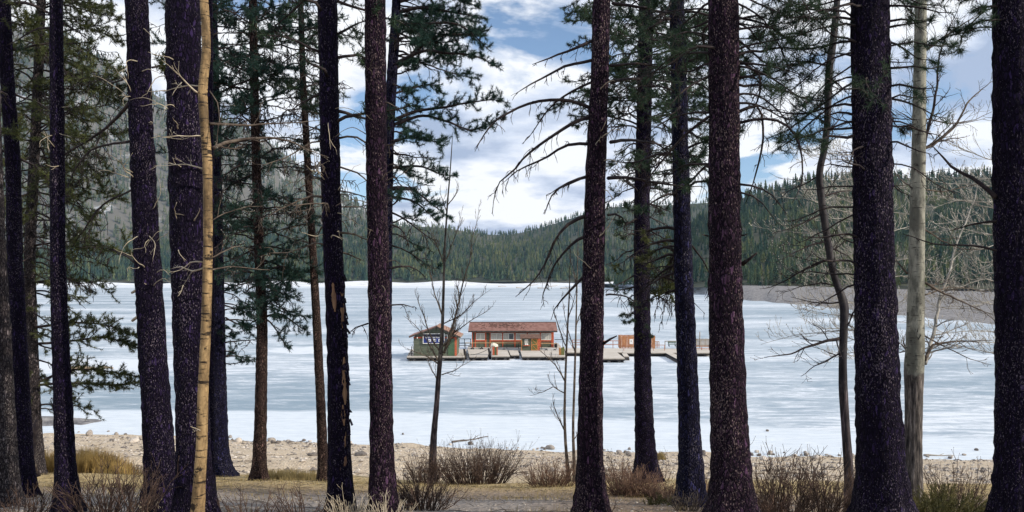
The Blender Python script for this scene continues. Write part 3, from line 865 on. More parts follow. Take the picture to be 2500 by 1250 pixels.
# gable triangle
gb = MB()
for yy0, yy1 in ((yA - 0.01, yA + 0.07), (yA + 3.9, yA + 3.98)):
    gb.prism([(ax0, yy0, zae + .002), (ax0, yy1, zae + .002), (ax1, yy1, zae + .002), (ax1, yy0, zae + .002)],
             [(axm - .02, yy0, zap - 0.1), (axm - .02, yy1, zap - 0.1), (axm + .02, yy1, zap - 0.1), (axm + .02, yy0, zap - 0.1)])
gb.build('gable', M['green'], cabA)
MB().box(ax0 - 0.02, ax1 - 0.02, yA - 0.075, yA - 0.034, zae - 0.17, zae - 0.02).build('red_trim', M['darkred'], cabA)
MB().box(ax1 - 0.22, ax1, yA - 0.06, yA + 0.06, za0, zae - 0.18).build('corner_post', M['red'], cabA)
# door to the right of the sign
dx0, dx1 = px(1094, 0, yA)[0], px(1110, 0, yA)[0]
dA = MB().box(dx0, dx1, yA - 0.07, yA - 0.034, za0 + 0.02, 2.35).build('door', M['greenlight'], cabA)
MB().box(dx0 + 0.06, dx0 + 0.11, yA - 0.11, yA - 0.071, 1.35, 1.47).build('handle', M['black'], dA)
window(cabA, px(1084.5, 0, yA)[0], px(1093, 0, yA)[0], yA - 0.035, px(0, 838, yA)[2], px(0, 817, yA)[2], ('glassdark',), 0.06)
# roof: two slopes of shingles
ov, oe = 0.55, 0.45
zl = zae - 0.16
rp = []
for sx, xe in ((-1, ax0 - oe), (1, ax1 + oe)):
    ze = zae + 0.06 if sx < 0 else zae + 0.02
    A = (xe, yA - ov, ze); B = (xe, yA + 4.4, ze); C = (axm, yA - ov, zap); D = (axm, yA + 4.4, zap)
    o = shingle_slope(A, B, C, D, 9).build('roof_slope', M['roof'] if sx < 0 else M['rooftan'], cabA)  # right slope has a lighter, tanner shingle colour than the left
    fb = MB()
    fb.bar((xe, yA - ov - 0.02, ze - 0.08), (axm, yA - ov - 0.02, zap - 0.08), 0.05, 0.16)
    fb.build('bargeboard', M['darkwood'], cabA)
    MB().bar((xe - 0.03 * sx * -1, yA - ov, ze - 0.05), (xe - 0.03 * sx * -1, yA + 4.4, ze - 0.05), 0.05, 0.12).build('gutter', M['greywood'], cabA)
MB().bar((axm, yA - ov, zap + 0.06), (axm, yA + 4.4, zap + 0.06), 0.28, 0.06).build('ridge_cap', M['rooftan'], cabA)
# lamp under the left eave
MB().tube([(ax0 + 0.42, yA - 0.15, 2.60), (ax0 + 0.42, yA - 0.15, 2.50), (ax0 + 0.42, yA - 0.15, 2.42)], [0.03, 0.07, 0.05], 8).build('lamp', M['white'], cabA)

# ---- sign on the small cabin
ys_ = yA - 0.14
sx0, sx1 = px(1034, 0, ys_)[0], px(1084, 0, ys_)[0]
sz0, sz1 = px(0, 837.5, ys_)[2], px(0, 815.5, ys_)[2]
sign = thing('hire_sign', ((sx0 + sx1) / 2, ys_, sz0), 'navy sign with white border, lettering and three white pictogram squares on the small cabin', 'sign')
MB().box(sx0, sx1, ys_ - 0.03, ys_ + 0.06, sz0, sz1).build('panel', M['signblue'], sign)
mb = MB()
bw = 0.075
mb.box(sx0 - bw, sx1 + bw, ys_ - 0.045, ys_ + 0.05, sz1, sz1 + bw).box(sx0 - bw, sx1 + bw, ys_ - 0.045, ys_ + 0.05, sz0 - bw, sz0)
mb.box(sx0 - bw, sx0 - .001, ys_ - 0.044, ys_ + 0.05, sz0, sz1).box(sx1 + .001, sx1 + bw, ys_ - 0.044, ys_ + 0.05, sz0, sz1)
mb.build('frame', M['white'], sign)
MB().box(sx0 + 0.01, sx1 - 0.01, ys_ - 0.036, ys_ - 0.031, sz0 + (sz1 - sz0) * 0.64, sz1 - 0.01).build('title_band', M['signdark'], sign)
cu = bpy.data.curves.new('lettering', 'FONT')
cu.body = 'LAKE MINNEWANKA'; cu.size = 0.26; cu.extrude = 0.004; cu.align_x = 'CENTER'
to = bpy.data.objects.new('lettering_curve', cu); COL.objects.link(to)
bpy.context.view_layer.update()
me = bpy.data.meshes.new_from_object(to.evaluated_get(bpy.context.evaluated_depsgraph_get()))
bpy.data.objects.remove(to)
co = np.zeros(len(me.vertices) * 3); me.vertices.foreach_get('co', co); co = co.reshape(-1, 3)
co[:, 0] *= (sx1 - sx0 - 0.3) / (co[:, 0].max() - co[:, 0].min())
me.vertices.foreach_set('co', co.ravel().astype(np.float32))
lo_ = bpy.data.objects.new('lettering', me); COL.objects.link(lo_); me.materials.append(M['ink'])
lo_.parent = sign
lo_.rotation_euler = (math.radians(90), 0, 0)
lo_.location = Vector(((sx0 + sx1) / 2 + 0.06, ys_ - 0.042, sz0 + (sz1 - sz0) * 0.52)) - sign.location
for i, cxp in enumerate((1049, 1061.5, 1073.5)):
    c = px(cxp, 830.8, ys_)
    pn = MB().box(c[0] - 0.14, c[0] + 0.14, ys_ - 0.037, ys_ - 0.032, c[2] - 0.15, c[2] + 0.13).build('pictogram', M['ink'], sign)
    pm_ = MB()
    pm_.prism([(c[0] - 0.09, ys_ - 0.044, c[2] - 0.05), (c[0] - 0.09, ys_ - 0.039, c[2] - 0.05), (c[0] + 0.09, ys_ - 0.039, c[2] - 0.05), (c[0] + 0.09, ys_ - 0.044, c[2] - 0.05)],
              [(c[0] - 0.06, ys_ - 0.044, c[2] + 0.03), (c[0] - 0.06, ys_ - 0.039, c[2] + 0.03), (c[0] + 0.06, ys_ - 0.039, c[2] + 0.03), (c[0] + 0.06, ys_ - 0.044, c[2] + 0.03)])
    pm_.build('symbol', M['inkdark'], pn)

# ---- long cabin
yB = 99.8
bx = lambda p: px(p, 0, yB)[0]
bz = lambda p: px(0, p, yB)[2]
b0, b1 = bx(1152), bx(1352)
zb0, zbe = 0.62, bz(808)
cabB = thing('floating_cabin', ((b0 + b1) / 2, yB, zb0), 'long low cabin with brick-red shingle roof and a row of white-framed windows', 'cabin')
# lower siding in panels between the posts, green; red header and sill bands
posts = [(1152, 1154.5), (1159, 1162), (1184, 1187.5), (1195.5, 1198), (1226, 1228.5), (1255.5, 1259), (1286, 1288.5), (1318, 1321), (1346, 1352)]
stuff(siding(b0, b1, yB, zb0, bz(833.5), 0.14).build('siding', M['green'], cabB))
MB().box(b0, b1, yB - 0.012, yB + 0.06, bz(833.5), bz(812.5)).build('wall', M['green'], cabB)
MB().box(b0, b1, yB - 0.035, yB + 0.058, bz(812.4), zbe + 0.1).build('header', M['darkred'], cabB)
mb = MB().box(bx(1162), bx(1184), yB - 0.06, yB - 0.013, bz(833.4), bz(830)).box(bx(1198), bx(1346), yB - 0.06, yB - 0.013, bz(833.4), bz(830.4))
mb.build('sill_band', M['red'], cabB)
mb = MB().box(bx(1162), bx(1184), yB - 0.055, yB - 0.032, bz(838), bz(836.4)).box(bx(1198), bx(1346), yB - 0.055, yB - 0.032, bz(838.2), bz(836.6))
mb.build('lower_rail', M['darkred'], cabB)
for k, (p0, p1) in enumerate(posts):
    MB().box(bx(p0), bx(p1), yB - 0.085, yB - 0.002, zb0, bz(810) if k else bz(809)).build('post', M['red'], cabB)
for (p0, p1, pn) in ((1162.4, 1183.6, ('curtain', 'curtain')), (1198.4, 1225.6, ('curtain', 'curtain')), (1228.8, 1255.2, ('curtain', 'glassdark')),
                     (1259.3, 1285.7, ('curtain', 'curtain')), (1288.8, 1317.7, ('curtain',)), (1321.3, 1345.7, ('curtain',))):
    window(cabB, bx(p0), bx(p1), yB - 0.012, bz(830), bz(813.2), pn, 0.09)
mb = MB()
mb.box(b0, b0 + 0.1, yB + 0.062, yB + 5, zb0, zbe).box(b1 - 0.1, b1, yB + 0.062, yB + 5, zb0, zbe).box(b0 + .1, b1 - .1, yB + 4.9, yB + 4.998, zb0, zbe)
mb.build('side_wall', M['green'], cabB)
yr0, yr1, yr2 = 99.1, 102.3, 105.6
rx0, rx1 = px(1143, 0, yr0)[0], px(1361, 0, yr0)[0]
ze_, zr_ = px(0, 808.3, yr0)[2], px(0, 787.5, yr1)[2]
shingle_slope((rx0, yr0, ze_), (rx1, yr0, ze_), (rx0, yr1, zr_), (rx1, yr1, zr_), 12).build('roof_slope', M['roof'], cabB)
shingle_slope((rx1, yr2, ze_), (rx0, yr2, ze_), (rx1, yr1, zr_), (rx0, yr1, zr_), 12).build('roof_slope', M['roof'], cabB)
MB().box(rx0, rx1, yr0 - 0.04, yr0 + 0.05, ze_ - 0.15, ze_ + 0.03).build('fascia', M['darkwood'], cabB)
MB().bar((rx0, yr1, zr_ + 0.05), (rx1, yr1, zr_ + 0.05), 0.28, 0.07).build('ridge_cap', M['roofdark'], cabB)
# patches of lifted, weathered shingles in the middle of the front slope
mb = MB()
rw = np.random.default_rng(4)
for k in range(150):
    u = rw.normal(0.40, 0.15); w_ = rw.normal(0.58, 0.17)
    if not (0.06 < u < 0.8 and 0.15 < w_ < 0.95): continue
    P_ = np.array([rx0 + (rx1 - rx0) * u, yr0 + (yr1 - yr0) * w_, ze_ + (zr_ - ze_) * w_ + 0.075])
    sl = (zr_ - ze_) / (yr1 - yr0); ww = rw.uniform(0.05, 0.13); hh = rw.uniform(0.05, 0.11)
    mb.add([P_ + (-ww, -hh, -hh * sl + 0.02), P_ + (ww, -hh, -hh * sl + 0.015), P_ + (ww * .9, hh, hh * sl), P_ + (-ww * .8, hh, hh * sl),
            P_ + (-ww, -hh, -hh * sl - 0.05), P_ + (ww, -hh, -hh * sl - 0.05)], [(0, 1, 2, 3), (0, 4, 5, 1)], [(0, 3, 4), (1, 5, 2)])
stuff(mb.build('lifted_shingles', M['roofdark'], cabB))
gable = MB()
for xx in (b0 + 0.02, b1 - 0.02):
    gable.prism([(xx - .04, yB + .07, zbe + .01), (xx + .04, yB + .07, zbe + .01), (xx + .04, yB + 4.9, zbe + .01), (xx - .04, yB + 4.9, zbe + .01)],
                [(xx - .04, yr1 - .03, zr_ - .1), (xx + .04, yr1 - .03, zr_ - .1), (xx + .04, yr1 + .03, zr_ - .1), (xx - .04, yr1 + .03, zr_ - .1)])
gable.build('gable', M['green'], cabB)

# ---- platform under the long cabin, with tyre fenders on its pale face
pf0, pf1 = px(1141, 0, 98.9)[0], px(1372, 0, 98.9)[0]
plat = thing('cabin_platform', ((pf0 + pf1) / 2, 98.9, 0.1), 'raised platform under the long cabin with a pale snow-crusted front face', 'dock')
MB().box(pf0, pf1, 98.95, 106.2, 0.42, 0.615).build('deck', M['deck'], plat)
MB().box(pf0, pf1, 98.88, 98.948, 0.16, 0.60).build('fascia', M['deckside'], plat)
MB().box(pf0 + 0.2, pf1 - 0.2, 99.2, 106, 0.0, 0.415).build('float_frame', M['darkwood'], plat)


def half_torus(c, R, r, n=10, full=True):
    a = np.linspace(0, 2 * math.pi if full else math.pi, n)
    return MB().tube(np.stack([c[0] + R * np.cos(a), np.full(n, c[1]), c[2] + R * np.sin(a)], -1), r, 6)


for k, (xp, yp, w_) in enumerate(((1153.5, 851.5, 'leftmost of the row'), (1176, 851.5, 'just right of the leftmost one'), (1230, 854.5, 'behind the short middle float'),
                                  (1334, 856, 'right of the kiosk'), (1354.5, 856, 'rightmost of the row'))):
    c = px(xp, yp, 98.80)
    t_ = half_torus(c, 0.14, 0.055, 12).build('tyre_fender', M['black'], None, True)
    tag(t_, 'black tyre hanging on the pale platform face, ' + w_, 'tyre', 'tyre fenders on the cabin platform')

# ---- kiosk
yK = 97.0
kx = lambda p: px(p, 0, yK)[0]
kz = lambda p: px(0, p, yK)[2]
k0, k1 = kx(1273), kx(1318)
kio = thing('ticket_kiosk', ((k0 + k1) / 2, yK, 0.45), 'tiny green kiosk with brown roof and orange-braced door, before the long cabin', 'kiosk')
zk0, zk1 = 0.455, kz(826.5)
stuff(siding(k0, kx(1296.3), yK, zk0, zk1, 0.16).build('siding', M['green'], kio))
mb = MB().box(k0, k0 + 0.08, yK + 0.062, yK + 1.5, zk0, zk1).box(k1 - 0.1, k1 - 0.01, yK + 0.062, yK + 1.5, zk0, zk1).box(k0 + .08, k1 - .1, yK + 1.42, yK + 1.498, zk0, zk1).box(kx(1296.4), kx(1312.4), yK + 0.0, yK + 0.05, zk0, zk1)
mb.build('wall', M['green'], kio)
MB().box(k0 - 0.02, k0 + 0.07, yK - 0.06, yK - 0.031, zk0, zk1).build('corner_post', M['orange'], kio)
MB().box(kx(1313), kx(1318), yK - 0.07, yK + 0.06, zk0, zk1).build('corner_post', M['red'], kio)
dr = MB().box(kx(1297), kx(1312.4), yK - 0.035, yK - 0.003, zk0 + 0.02, zk1 - 0.02).build('door', M['olive'], kio)
mb = MB()
za_, zm_, zb_ = zk0 + 0.06, (zk0 + zk1) / 2, zk1 - 0.06
xl, xr = kx(1297.5), kx(1312)
for zz in (za_, zm_, zb_):
    mb.box(xl, xr, yK - 0.055, yK - 0.036, zz - 0.035, zz + 0.035)
mb.box(xl - 0.02, xl + 0.06, yK - 0.062, yK - 0.0365, zk0 + .02, zk1 - .03).box(xr - 0.06, xr + 0.02, yK - 0.062, yK - 0.0365, zk0 + .02, zk1 - .03)
mb.bar((xl + .07, yK - 0.05, zb_ - .04), (xr - .07, yK - 0.05, zm_ + .04), 0.02, 0.06).bar((xl + .07, yK - 0.05, zm_ - .04), (xr - .07, yK - 0.05, za_ + .04), 0.02, 0.06)
mb.build('brace', M['orange'], dr)
window(kio, kx(1281), kx(1289), yK - 0.03, kz(839), kz(828), ('curtain',), 0.05)
MB().box(kx(1278), kx(1293), yK - 0.28, yK - 0.033, kz(844), kz(842.6)).build('shelf', M['red'], kio)
ky0, ky1 = yK - 0.28, yK + 1.75
kr0, kr1 = px(1270, 0, ky0)[0], px(1320, 0, ky0)[0]
ze2, zr2 = px(0, 826.2, ky0)[2], px(0, 816, ky0 + 1.1)[2]
shingle_slope((kr0, ky0, ze2), (kr1, ky0, ze2), (kr0, ky0 + 1.1, zr2), (kr1, ky0 + 1.1, zr2), 6).build('roof_slope', M['roofbrown'], kio)
shingle_slope((kr1, ky1 + .2, ze2), (kr0, ky1 + .2, ze2), (kr1, ky0 + 1.1, zr2), (kr0, ky0 + 1.1, zr2), 6).build('roof_slope', M['roofbrown'], kio)
for xp, w_ in ((1283, 'left'), (1287.5, 'right')):
    c = np.array([kx(xp), yK - 0.16, kz(842.5)])
    bw_ = MB().tube([c + (0, 0, 0.002), c + (0, 0, 0.05), c + (0, 0, 0.12), c + (0, 0, 0.16)], [0.06, 0.10, 0.10, 0.03], 10).build('white_jar', M['ink'], None, True)
    tag(bw_, 'small white jar standing on the %s of the kiosk shelf' % w_, 'jar', 'jars on the kiosk shelf')


# ---- floats
def make_float(name, front, back, label, cat='dock', z=0.42, drums=2, side='black', thick=0.20, group='floating docks round the cabins', planks=14):
    """front/back = (x left, x right, y) rows of pixels on the plane z"""
    A = on_plane(front[0], front[2], z); B = on_plane(front[1], front[2], z)
    C = on_plane(back[1], back[2], z); D = on_plane(back[0], back[2], z)
    root = thing(name, ((A + B) / 2)[:2].tolist() + [0.0], label, cat, group)
    mb = MB()
    for k in range(planks):
        t0, t1 = k / planks + 0.004, (k + 1) / planks - 0.004
        a, b_ = A + (D - A) * t0, B + (C - B) * t0
        c, d = B + (C - B) * t1, A + (D - A) * t1
        dz = np.array([0, 0, 0.035]); j = np.array([0, 0, rng.uniform(-0.006, 0.008)])
        mb.prism([a + j, b_ + j, c + j, d + j], [a + dz + j, b_ + dz + j, c + dz + j, d + dz + j])
    stuff(mb.build('planks', M['deck'], root))
    e = 0.02
    A2, B2, C2, D2 = [p - np.array([0, 0, 0.012]) for p in (A, B, C, D)]
    lo = [p - np.array([0, 0, thick]) for p in (A2, B2, C2, D2)]
    MB().prism(lo, [A2, B2, C2, D2]).build('frame', M[side], root)  # black frame colour paints in the shaded gap below the planks
    fwd = (A - D) / np.linalg.norm(A - D)
    f0, f1 = A + fwd * 0.03, B + fwd * 0.03
    MB().bar(f0 + (0, 0, -0.02), f1 + (0, 0, -0.02), 0.05, 0.10).build('edge_board', M['greywood'], root)
    for k in range(drums):
        t = (k + 0.5) / drums
        p = A + (B - A) * t - fwd * 0.2
        q_ = p - fwd * min(1.2, 0.45 * np.linalg.norm(A - D))
        zz = np.array([0, 0, 0.16 - z])
        dmb = MB().tube([p + zz, p + zz - fwd * 0.02, q_ + zz, q_ + zz - fwd * 0.02], [0.10, 0.17, 0.17, 0.10], 10)
        dmb.build('float_drum', M['barrel'], root, True)
    # stringers on the ice, coloured dark to deepen the shade under the deck
    for t in (0.06, 0.94):
        p = A + (B - A) * t - fwd * 0.1; q_ = D + (C - D) * t + fwd * 0.1
        MB().bar([p[0], p[1], 0.11], [q_[0], q_[1], 0.11], 0.16, 0.22).build('stringer', M['darkwood'], root)
    return root


make_float('floating_dock', (993, 1135, 872.5), (1003, 1139, 853), 'grey plank float carrying the small gabled cabin', drums=4, planks=24)
make_float('floating_dock', (1146, 1190.5, 871.5), (1141, 1196, 852), 'plank float between the two black mooring posts, left of the litter bin', drums=2)
make_float('floating_dock', (1200, 1245, 870.5), (1200.5, 1238, 854), 'plank float beside the red and green litter bin', drums=2)
make_float('floating_dock', (1246.5, 1268, 867.5), (1241.5, 1264, 855.2), 'narrow short float set back from its neighbours left of the kiosk', drums=1, thick=0.16)
make_float('floating_dock', (1274.5, 1332, 870.8), (1269.5, 1327, 854.5), 'thick plank float carrying the tiny kiosk', drums=2, thick=0.22)
make_float('floating_dock', (1333, 1380, 871.3), (1328.5, 1378, 856), 'plank float with the tilted green box on its right end', drums=2)
make_float('floating_dock', (1448, 1526, 876), (1440, 1502, 857.5), 'large bare float with a slanted right edge sticking out beside the thick pine', drums=3)
make_float('floating_dock', (1523, 1536, 871), (1518, 1530, 863), 'tiny low step float beside the large bare float', drums=1, thick=0.12, planks=5)
make_float('walkway_float', (1381, 1520, 861), (1378, 1520, 851), 'long plank walkway running right from the long cabin', drums=0, planks=10)
make_float('walkway_float', (1521, 1734, 862), (1521, 1734, 851.5), 'far plank walkway carrying the brown board enclosure and the bench', drums=0, planks=10)
make_float('gangway', (1653, 1676, 877), (1624, 1640, 861.5), 'narrow gangway slanting forward from the far walkway', drums=0, planks=16, thick=0.14)

# float logs along the far walkway
a, b_ = on_plane(1532, 864.5, 0.2), on_plane(1625, 864.5, 0.2)
lg = MB().tube([a + (b_ - a) * t for t in np.linspace(0, 1, 12)], 0.17 + 0.015 * np.sin(np.arange(12) * 1.7), 10).build('float_log', M['fencegrey'], None, True)
tag(lg, 'brown log floating along the front of the far walkway, left of the gangway', 'log', 'logs along the walkway')
a, b_ = on_plane(1641, 864.8, 0.2), on_plane(1734, 864.8, 0.2)
lg = MB().tube([a + (b_ - a) * t for t in np.linspace(0, 1, 12)], 0.17 + 0.015 * np.sin(np.arange(12) * 2.1), 10).build('float_log', M['fencegrey'], None, True)
tag(lg, 'brown log floating along the front of the far walkway, right of the gangway', 'log', 'logs along the walkway')


# ---- railings
def railing(label, d, xs_, ytop, ybase, rails, pm, rm, w=0.07, ends=None):
    """posts at pixel columns xs_ from ybase up to ytop; rails = list of (x0, x1, y)"""
    P0 = px(xs_[0], ybase, d)
    root = thing('dock_railing', P0, label, 'railing', 'railings on the docks')
    for x in xs_:
        a = px(x, ybase, d); b2 = px(x, ytop, d)
        MB().box(a[0] - w / 2, a[0] + w / 2, d - w / 2, d + w / 2, a[2], b2[2]).build('post', M[pm], root)
    for (x0, x1, y) in rails:
        a = px(x0, y, d); b2 = px(x1, y, d)
        MB().bar(a - (0, w * 0.55, 0), b2 - (0, w * 0.55, 0), w * 0.8, w).build('rail', M[rm], root)
    return root


railing('yellowed rail with thin posts along the platform left of the kiosk', 98.4, [1137, 1169.5, 1197.5, 1237.5, 1266], 837, 851.5, [(1136, 1268, 837)], 'raildark', 'railyellow', 0.065)
railing('short yellowed rail on the platform right of the kiosk', 98.4, [1322, 1358], 838, 852, [(1320, 1359, 838.5)], 'raildark', 'railyellow', 0.065)
railing('dark double rail closing the gap between the two cabins', 103.5, [1121, 1134, 1149], 827.5, 848.5, [(1120, 1150, 827.5), (1120, 1150, 837.5), (1120, 1150, 844)], 'raildark', 'raildark', 0.08)
railing('dark rail at the right end wall of the long cabin', 102, [1374], 829, 847, [(1354, 1374.5, 829)], 'raildark', 'raildark', 0.08)
railing('faded red rails with four bars left of the thick pine trunk', 100.5, [1397.5, 1407, 1417, 1428], 829.5, 850, [(1397, 1430, 830), (1397, 1430, 836), (1397, 1430, 842)], 'railred', 'railred', 0.07)
railing('brown top rail ending at the brown board enclosure', 100.8, [1474, 1496.5, 1512.5], 831.5, 853, [(1446, 1515, 832), (1446, 1512, 841)], 'railred', 'railred', 0.08)
railing('low front rail passing before the brown board enclosure', 97.0, [1523, 1560, 1595, 1622.5], 842, 860, [(1522, 1623, 842.5)], 'railred', 'railred', 0.06)
railing('three short leaning posts right of the board enclosure', 101, [1602, 1605.5, 1609], 833.5, 849, [(1599, 1609.5, 834)], 'fencebrown', 'fencebrown', 0.07)
railing('square brown frame rail at the head of the gangway', 99.0, [1623.5, 1652, 1680], 832.5, 858, [(1623, 1681, 832.8)], 'greywood', 'greywood', 0.09)
railing('low double rail in front of the grey slat fence', 97.8, [1690, 1713, 1731], 844.5, 860, [(1688, 1734, 845), (1688, 1734, 851)], 'railred', 'railred', 0.07)


# ---- board enclosure, slat fence, bench, bins, posts
def boards(x0, x1, y, z0, z1, w=0.14, gap=0.025, th=0.03, jag=0.02):
    mb = MB(); x = x0
    while x < x1 - 0.03:
        xe = min(x + w, x1)
        mb.box(x, xe - gap, y - th / 2 + rng.uniform(-.008, .008), y + th / 2, z0 + rng.uniform(0, 0.02), z1 + rng.uniform(-jag, jag)); x += w
    return mb


yF = 101.0
f0, f1 = px(1515, 0, yF)[0], px(1600, 0, yF)[0]
fz0, fz1 = px(0, 851, yF)[2], px(0, 820.5, yF)[2]
enc = thing('board_enclosure', ((f0 + f1) / 2, yF, fz0), 'brown upright-board enclosure with a white notice, standing on the walkway', 'enclosure')
stuff(boards(f0, f1, yF, fz0, fz1, 0.19, 0.055).build('boards', M['fencebrown'], enc))
stuff(boards(f0, f1, yF + 2.2, fz0, fz1, 0.155).build('boards', M['fencebrown'], enc))
sd_ = MB()
for xx in (f0 + 0.02, f1 - 0.02):
    for k in range(13):
        sd_.box(xx - 0.015, xx + 0.015, yF + 0.05 + k * 0.165, yF + 0.19 + k * 0.165, fz0, fz1 + rng.uniform(-.02, .02))
stuff(sd_.build('side_boards', M['fencebrown'], enc))
MB().bar((f0, yF + 0.05, fz1 - 0.2), (f1, yF + 0.05, fz1 - 0.2), 0.06, 0.09).build('cross_rail', M['fencebrown'], enc)
MB().bar((f0, yF + 0.05, fz0 + 0.3), (f1, yF + 0.05, fz0 + 0.3), 0.06, 0.09).build('cross_rail', M['fencebrown'], enc)
n0 = px(1537, 840, yF - 0.03); n1 = px(1545.5, 828, yF - 0.03)
nt_ = thing('notice_board', n0, 'white notice sheet fixed on the brown board enclosure', 'sign')
MB().box(n0[0], n1[0], yF - 0.05, yF - 0.026, n0[2], n1[2]).build('sheet', M['ink'], nt_)
MB().box(n0[0] + 0.16, n0[0] + 0.24, yF - 0.054, yF - 0.0505, n0[2] + 0.25, n0[2] + 0.48).build('print_mark', M['inkdark'], nt_)

yS = 102.5
h0, h1 = px(1697, 0, yS)[0], px(1734, 0, yS)[0]
fen = thing('slat_fence', ((h0 + h1) / 2, yS, 0.45), 'grey-brown fence of upright slats at the right end of the walkway', 'fence')
stuff(boards(h0, h1, yS, px(0, 848, yS)[2], px(0, 827, yS)[2], 0.16, 0.05).build('slats', M['fencegrey'], fen))
for yy in (830, 843):
    zz = px(0, yy, yS)[2]
    MB().bar((h0, yS + 0.05, zz), (h1, yS + 0.05, zz), 0.05, 0.08).build('cross_rail', M['fencegrey'], fen)
for x in (1699, 1732):
    a = px(x, 0, yS)[0]
    MB().box(a - 0.05, a + 0.05, yS + 0.08, yS + 0.18, 0.42, px(0, 828, yS)[2]).build('post', M['fencegrey'], fen)
tp = px(1708.5, 809.5, 101.6)
o = MB().tube([(tp[0], 101.6, 0.42), (tp[0], 101.6, 1.5), tp], [0.075, 0.07, 0.06], 8).build('mooring_post', M['greywood'], None, True)
tag(o, 'tall thin grey post rising above the slat fence', 'post')

yb_ = 102.8
c0, c1 = px(1631, 0, yb_)[0], px(1651, 0, yb_)[0]
ben = thing('bench', ((c0 + c1) / 2, yb_, 0.45), 'green slatted bench facing the water on the far walkway', 'bench')
zs = px(0, 840.5, yb_)[2]; zt = px(0, 835, yb_)[2]
for k in range(3):
    MB().box(c0, c1, yb_ - 0.3 + k * 0.14, yb_ - 0.19 + k * 0.14, zs - 0.04, zs).build('seat_slat', M['bench'], ben)
for k in range(2):
    MB().box(c0, c1, yb_ + 0.16, yb_ + 0.20, zs + 0.10 + k * 0.16, zs + 0.22 + k * 0.16).build('back_slat', M['bench'], ben)
for xx in (c0 + 0.12, c1 - 0.12):
    MB().bar((xx, yb_ - 0.28, 0.46), (xx, yb_ - 0.05, zs - 0.045), 0.06).bar((xx, yb_ + 0.22, 0.46), (xx, yb_ + 0.22, zs + 0.36), 0.06).build('leg', M['raildark'], ben)

# litter bin with a tarp-covered lid
c = on_plane(1208.5, 867, 0.46)
lb = thing('litter_bin', c, 'narrow red and green litter bin with a pale crumpled cover on top', 'litter bin')
bw_ = 0.30
for k in range(5):
    x0 = c[0] - bw_ + k * bw_ * 0.4
    MB().box(x0 + 0.006, x0 + bw_ * 0.4 - 0.006, c[1] - 0.02, c[1] + 0.03, 0.47, 1.42).build('slat', M['red'] if k in (0, 1, 4) else M['greenlight'], lb)
MB().box(c[0] - bw_, c[0] + bw_, c[1] + 0.032, c[1] + 0.5, 0.47, 1.40).build('body', M['darkred'], lb)
tb = MB(); tr_ = np.random.default_rng(6)
n = 14
for k in range(3):
    pass
ring = []
for (rr0, zz) in ((0.36, 1.38), (0.42, 1.48), (0.36, 1.62), (0.24, 1.74), (0.10, 1.83)):
    a = np.arange(n) * 2 * math.pi / n
    r_ = rr0 * (1 + tr_.uniform(-.25, .25, n))
    ring.append(np.stack([c[0] - 0.03 + r_ * np.cos(a) - (zz - 1.38) * 0.35, c[1] + 0.25 + r_ * np.sin(a) * 0.8, zz + tr_.uniform(-.05, .05, n)], -1))
V = np.vstack(ring + [[(c[0] - 0.2, c[1] + 0.25, 1.86)]])
Q = [(k * n + i, k * n + (i + 1) % n, (k + 1) * n + (i + 1) % n, (k + 1) * n + i) for k in range(4) for i in range(n)]
T = [(4 * n + i, 4 * n + (i + 1) % n, 5 * n) for i in range(n)]
tb.add(V, Q, T).build('cover', M['tarp'], lb)

# tilted green box
c = on_plane(1371.5, 867, 0.46)
gbx = thing('storage_box', c, 'olive green locker box with orange side and slanted top on the right float', 'box')
x0, x1, xm = c[0] - 0.30, c[0] + 0.30, c[0] - 0.08
MB().prism([(xm, c[1], .47), (x1, c[1], .47), (x1, c[1] + .6, .47), (xm, c[1] + .6, .47)], [(xm, c[1], 1.20), (x1, c[1], 1.42), (x1, c[1] + .6, 1.42), (xm, c[1] + .6, 1.20)]).build('body', M['olive'], gbx)
MB().prism([(x0, c[1] + .12, .47), (xm - .002, c[1] + .02, .47), (xm - .002, c[1] + .58, .47), (x0, c[1] + .5, .47)], [(x0, c[1] + .12, 1.32), (xm - .002, c[1] + .02, 1.19), (xm - .002, c[1] + .58, 1.19), (x0, c[1] + .5, 1.32)]).build('side_panel', M['orange'], gbx)

for (x, y0, y1, lb_) in ((1134.5, 851, 877.5, 'black mooring post at the right corner of the small cabin float'), (1194.5, 850, 877, 'black mooring post left of the litter bin')):
    d = on_plane(x, y1, 0.0)[1]
    a = px(x + 2, y1 + 0.5, d); b2 = px(x - 1.5, y0, d)
    o = MB().tube([a, a * .6 + b2 * .4 + (0.03, 0, 0), b2], [0.16, 0.14, 0.11], 9).build('mooring_post', M['black'], None, True)
    tag(o, lb_, 'post')
# low rail with a brace left of the small cabin
d = 90.6
st_ = thing('boat_stand', px(1005, 869, d), 'small dark braced stand on the float left of the small cabin', 'stand')
MB().bar(px(1005, 869, d), px(1005, 846, d), 0.08).build('post', M['raildark'], st_)
MB().bar(px(997, 869, d), px(1004.7, 856, d), 0.06).build('brace', M['raildark'], st_)
MB().bar(px(996, 863, d), px(1009, 863, d) - (0, .06, 0), 0.05).build('rail', M['raildark'], st_)
# outboard-like dark tank beside the right wall
c = px(1357, 849.5, 99.4)
tk = thing('fuel_tank', (c[0], c[1], 0.62), 'dark fuel tank on the platform at the right corner of the long cabin', 'tank')
MB().tube([(c[0], 99.4, .62), (c[0], 99.4, .66), (c[0], 99.4, 1.1), (c[0], 99.4, 1.16)], [.14, .19, .19, .12], 10).build('body', M['black'], tk, True)
MB().tube([(c[0], 99.4, 1.161), (c[0], 99.4, 1.24)], [.05, .04], 8).build('cap', M['darkred'], tk)
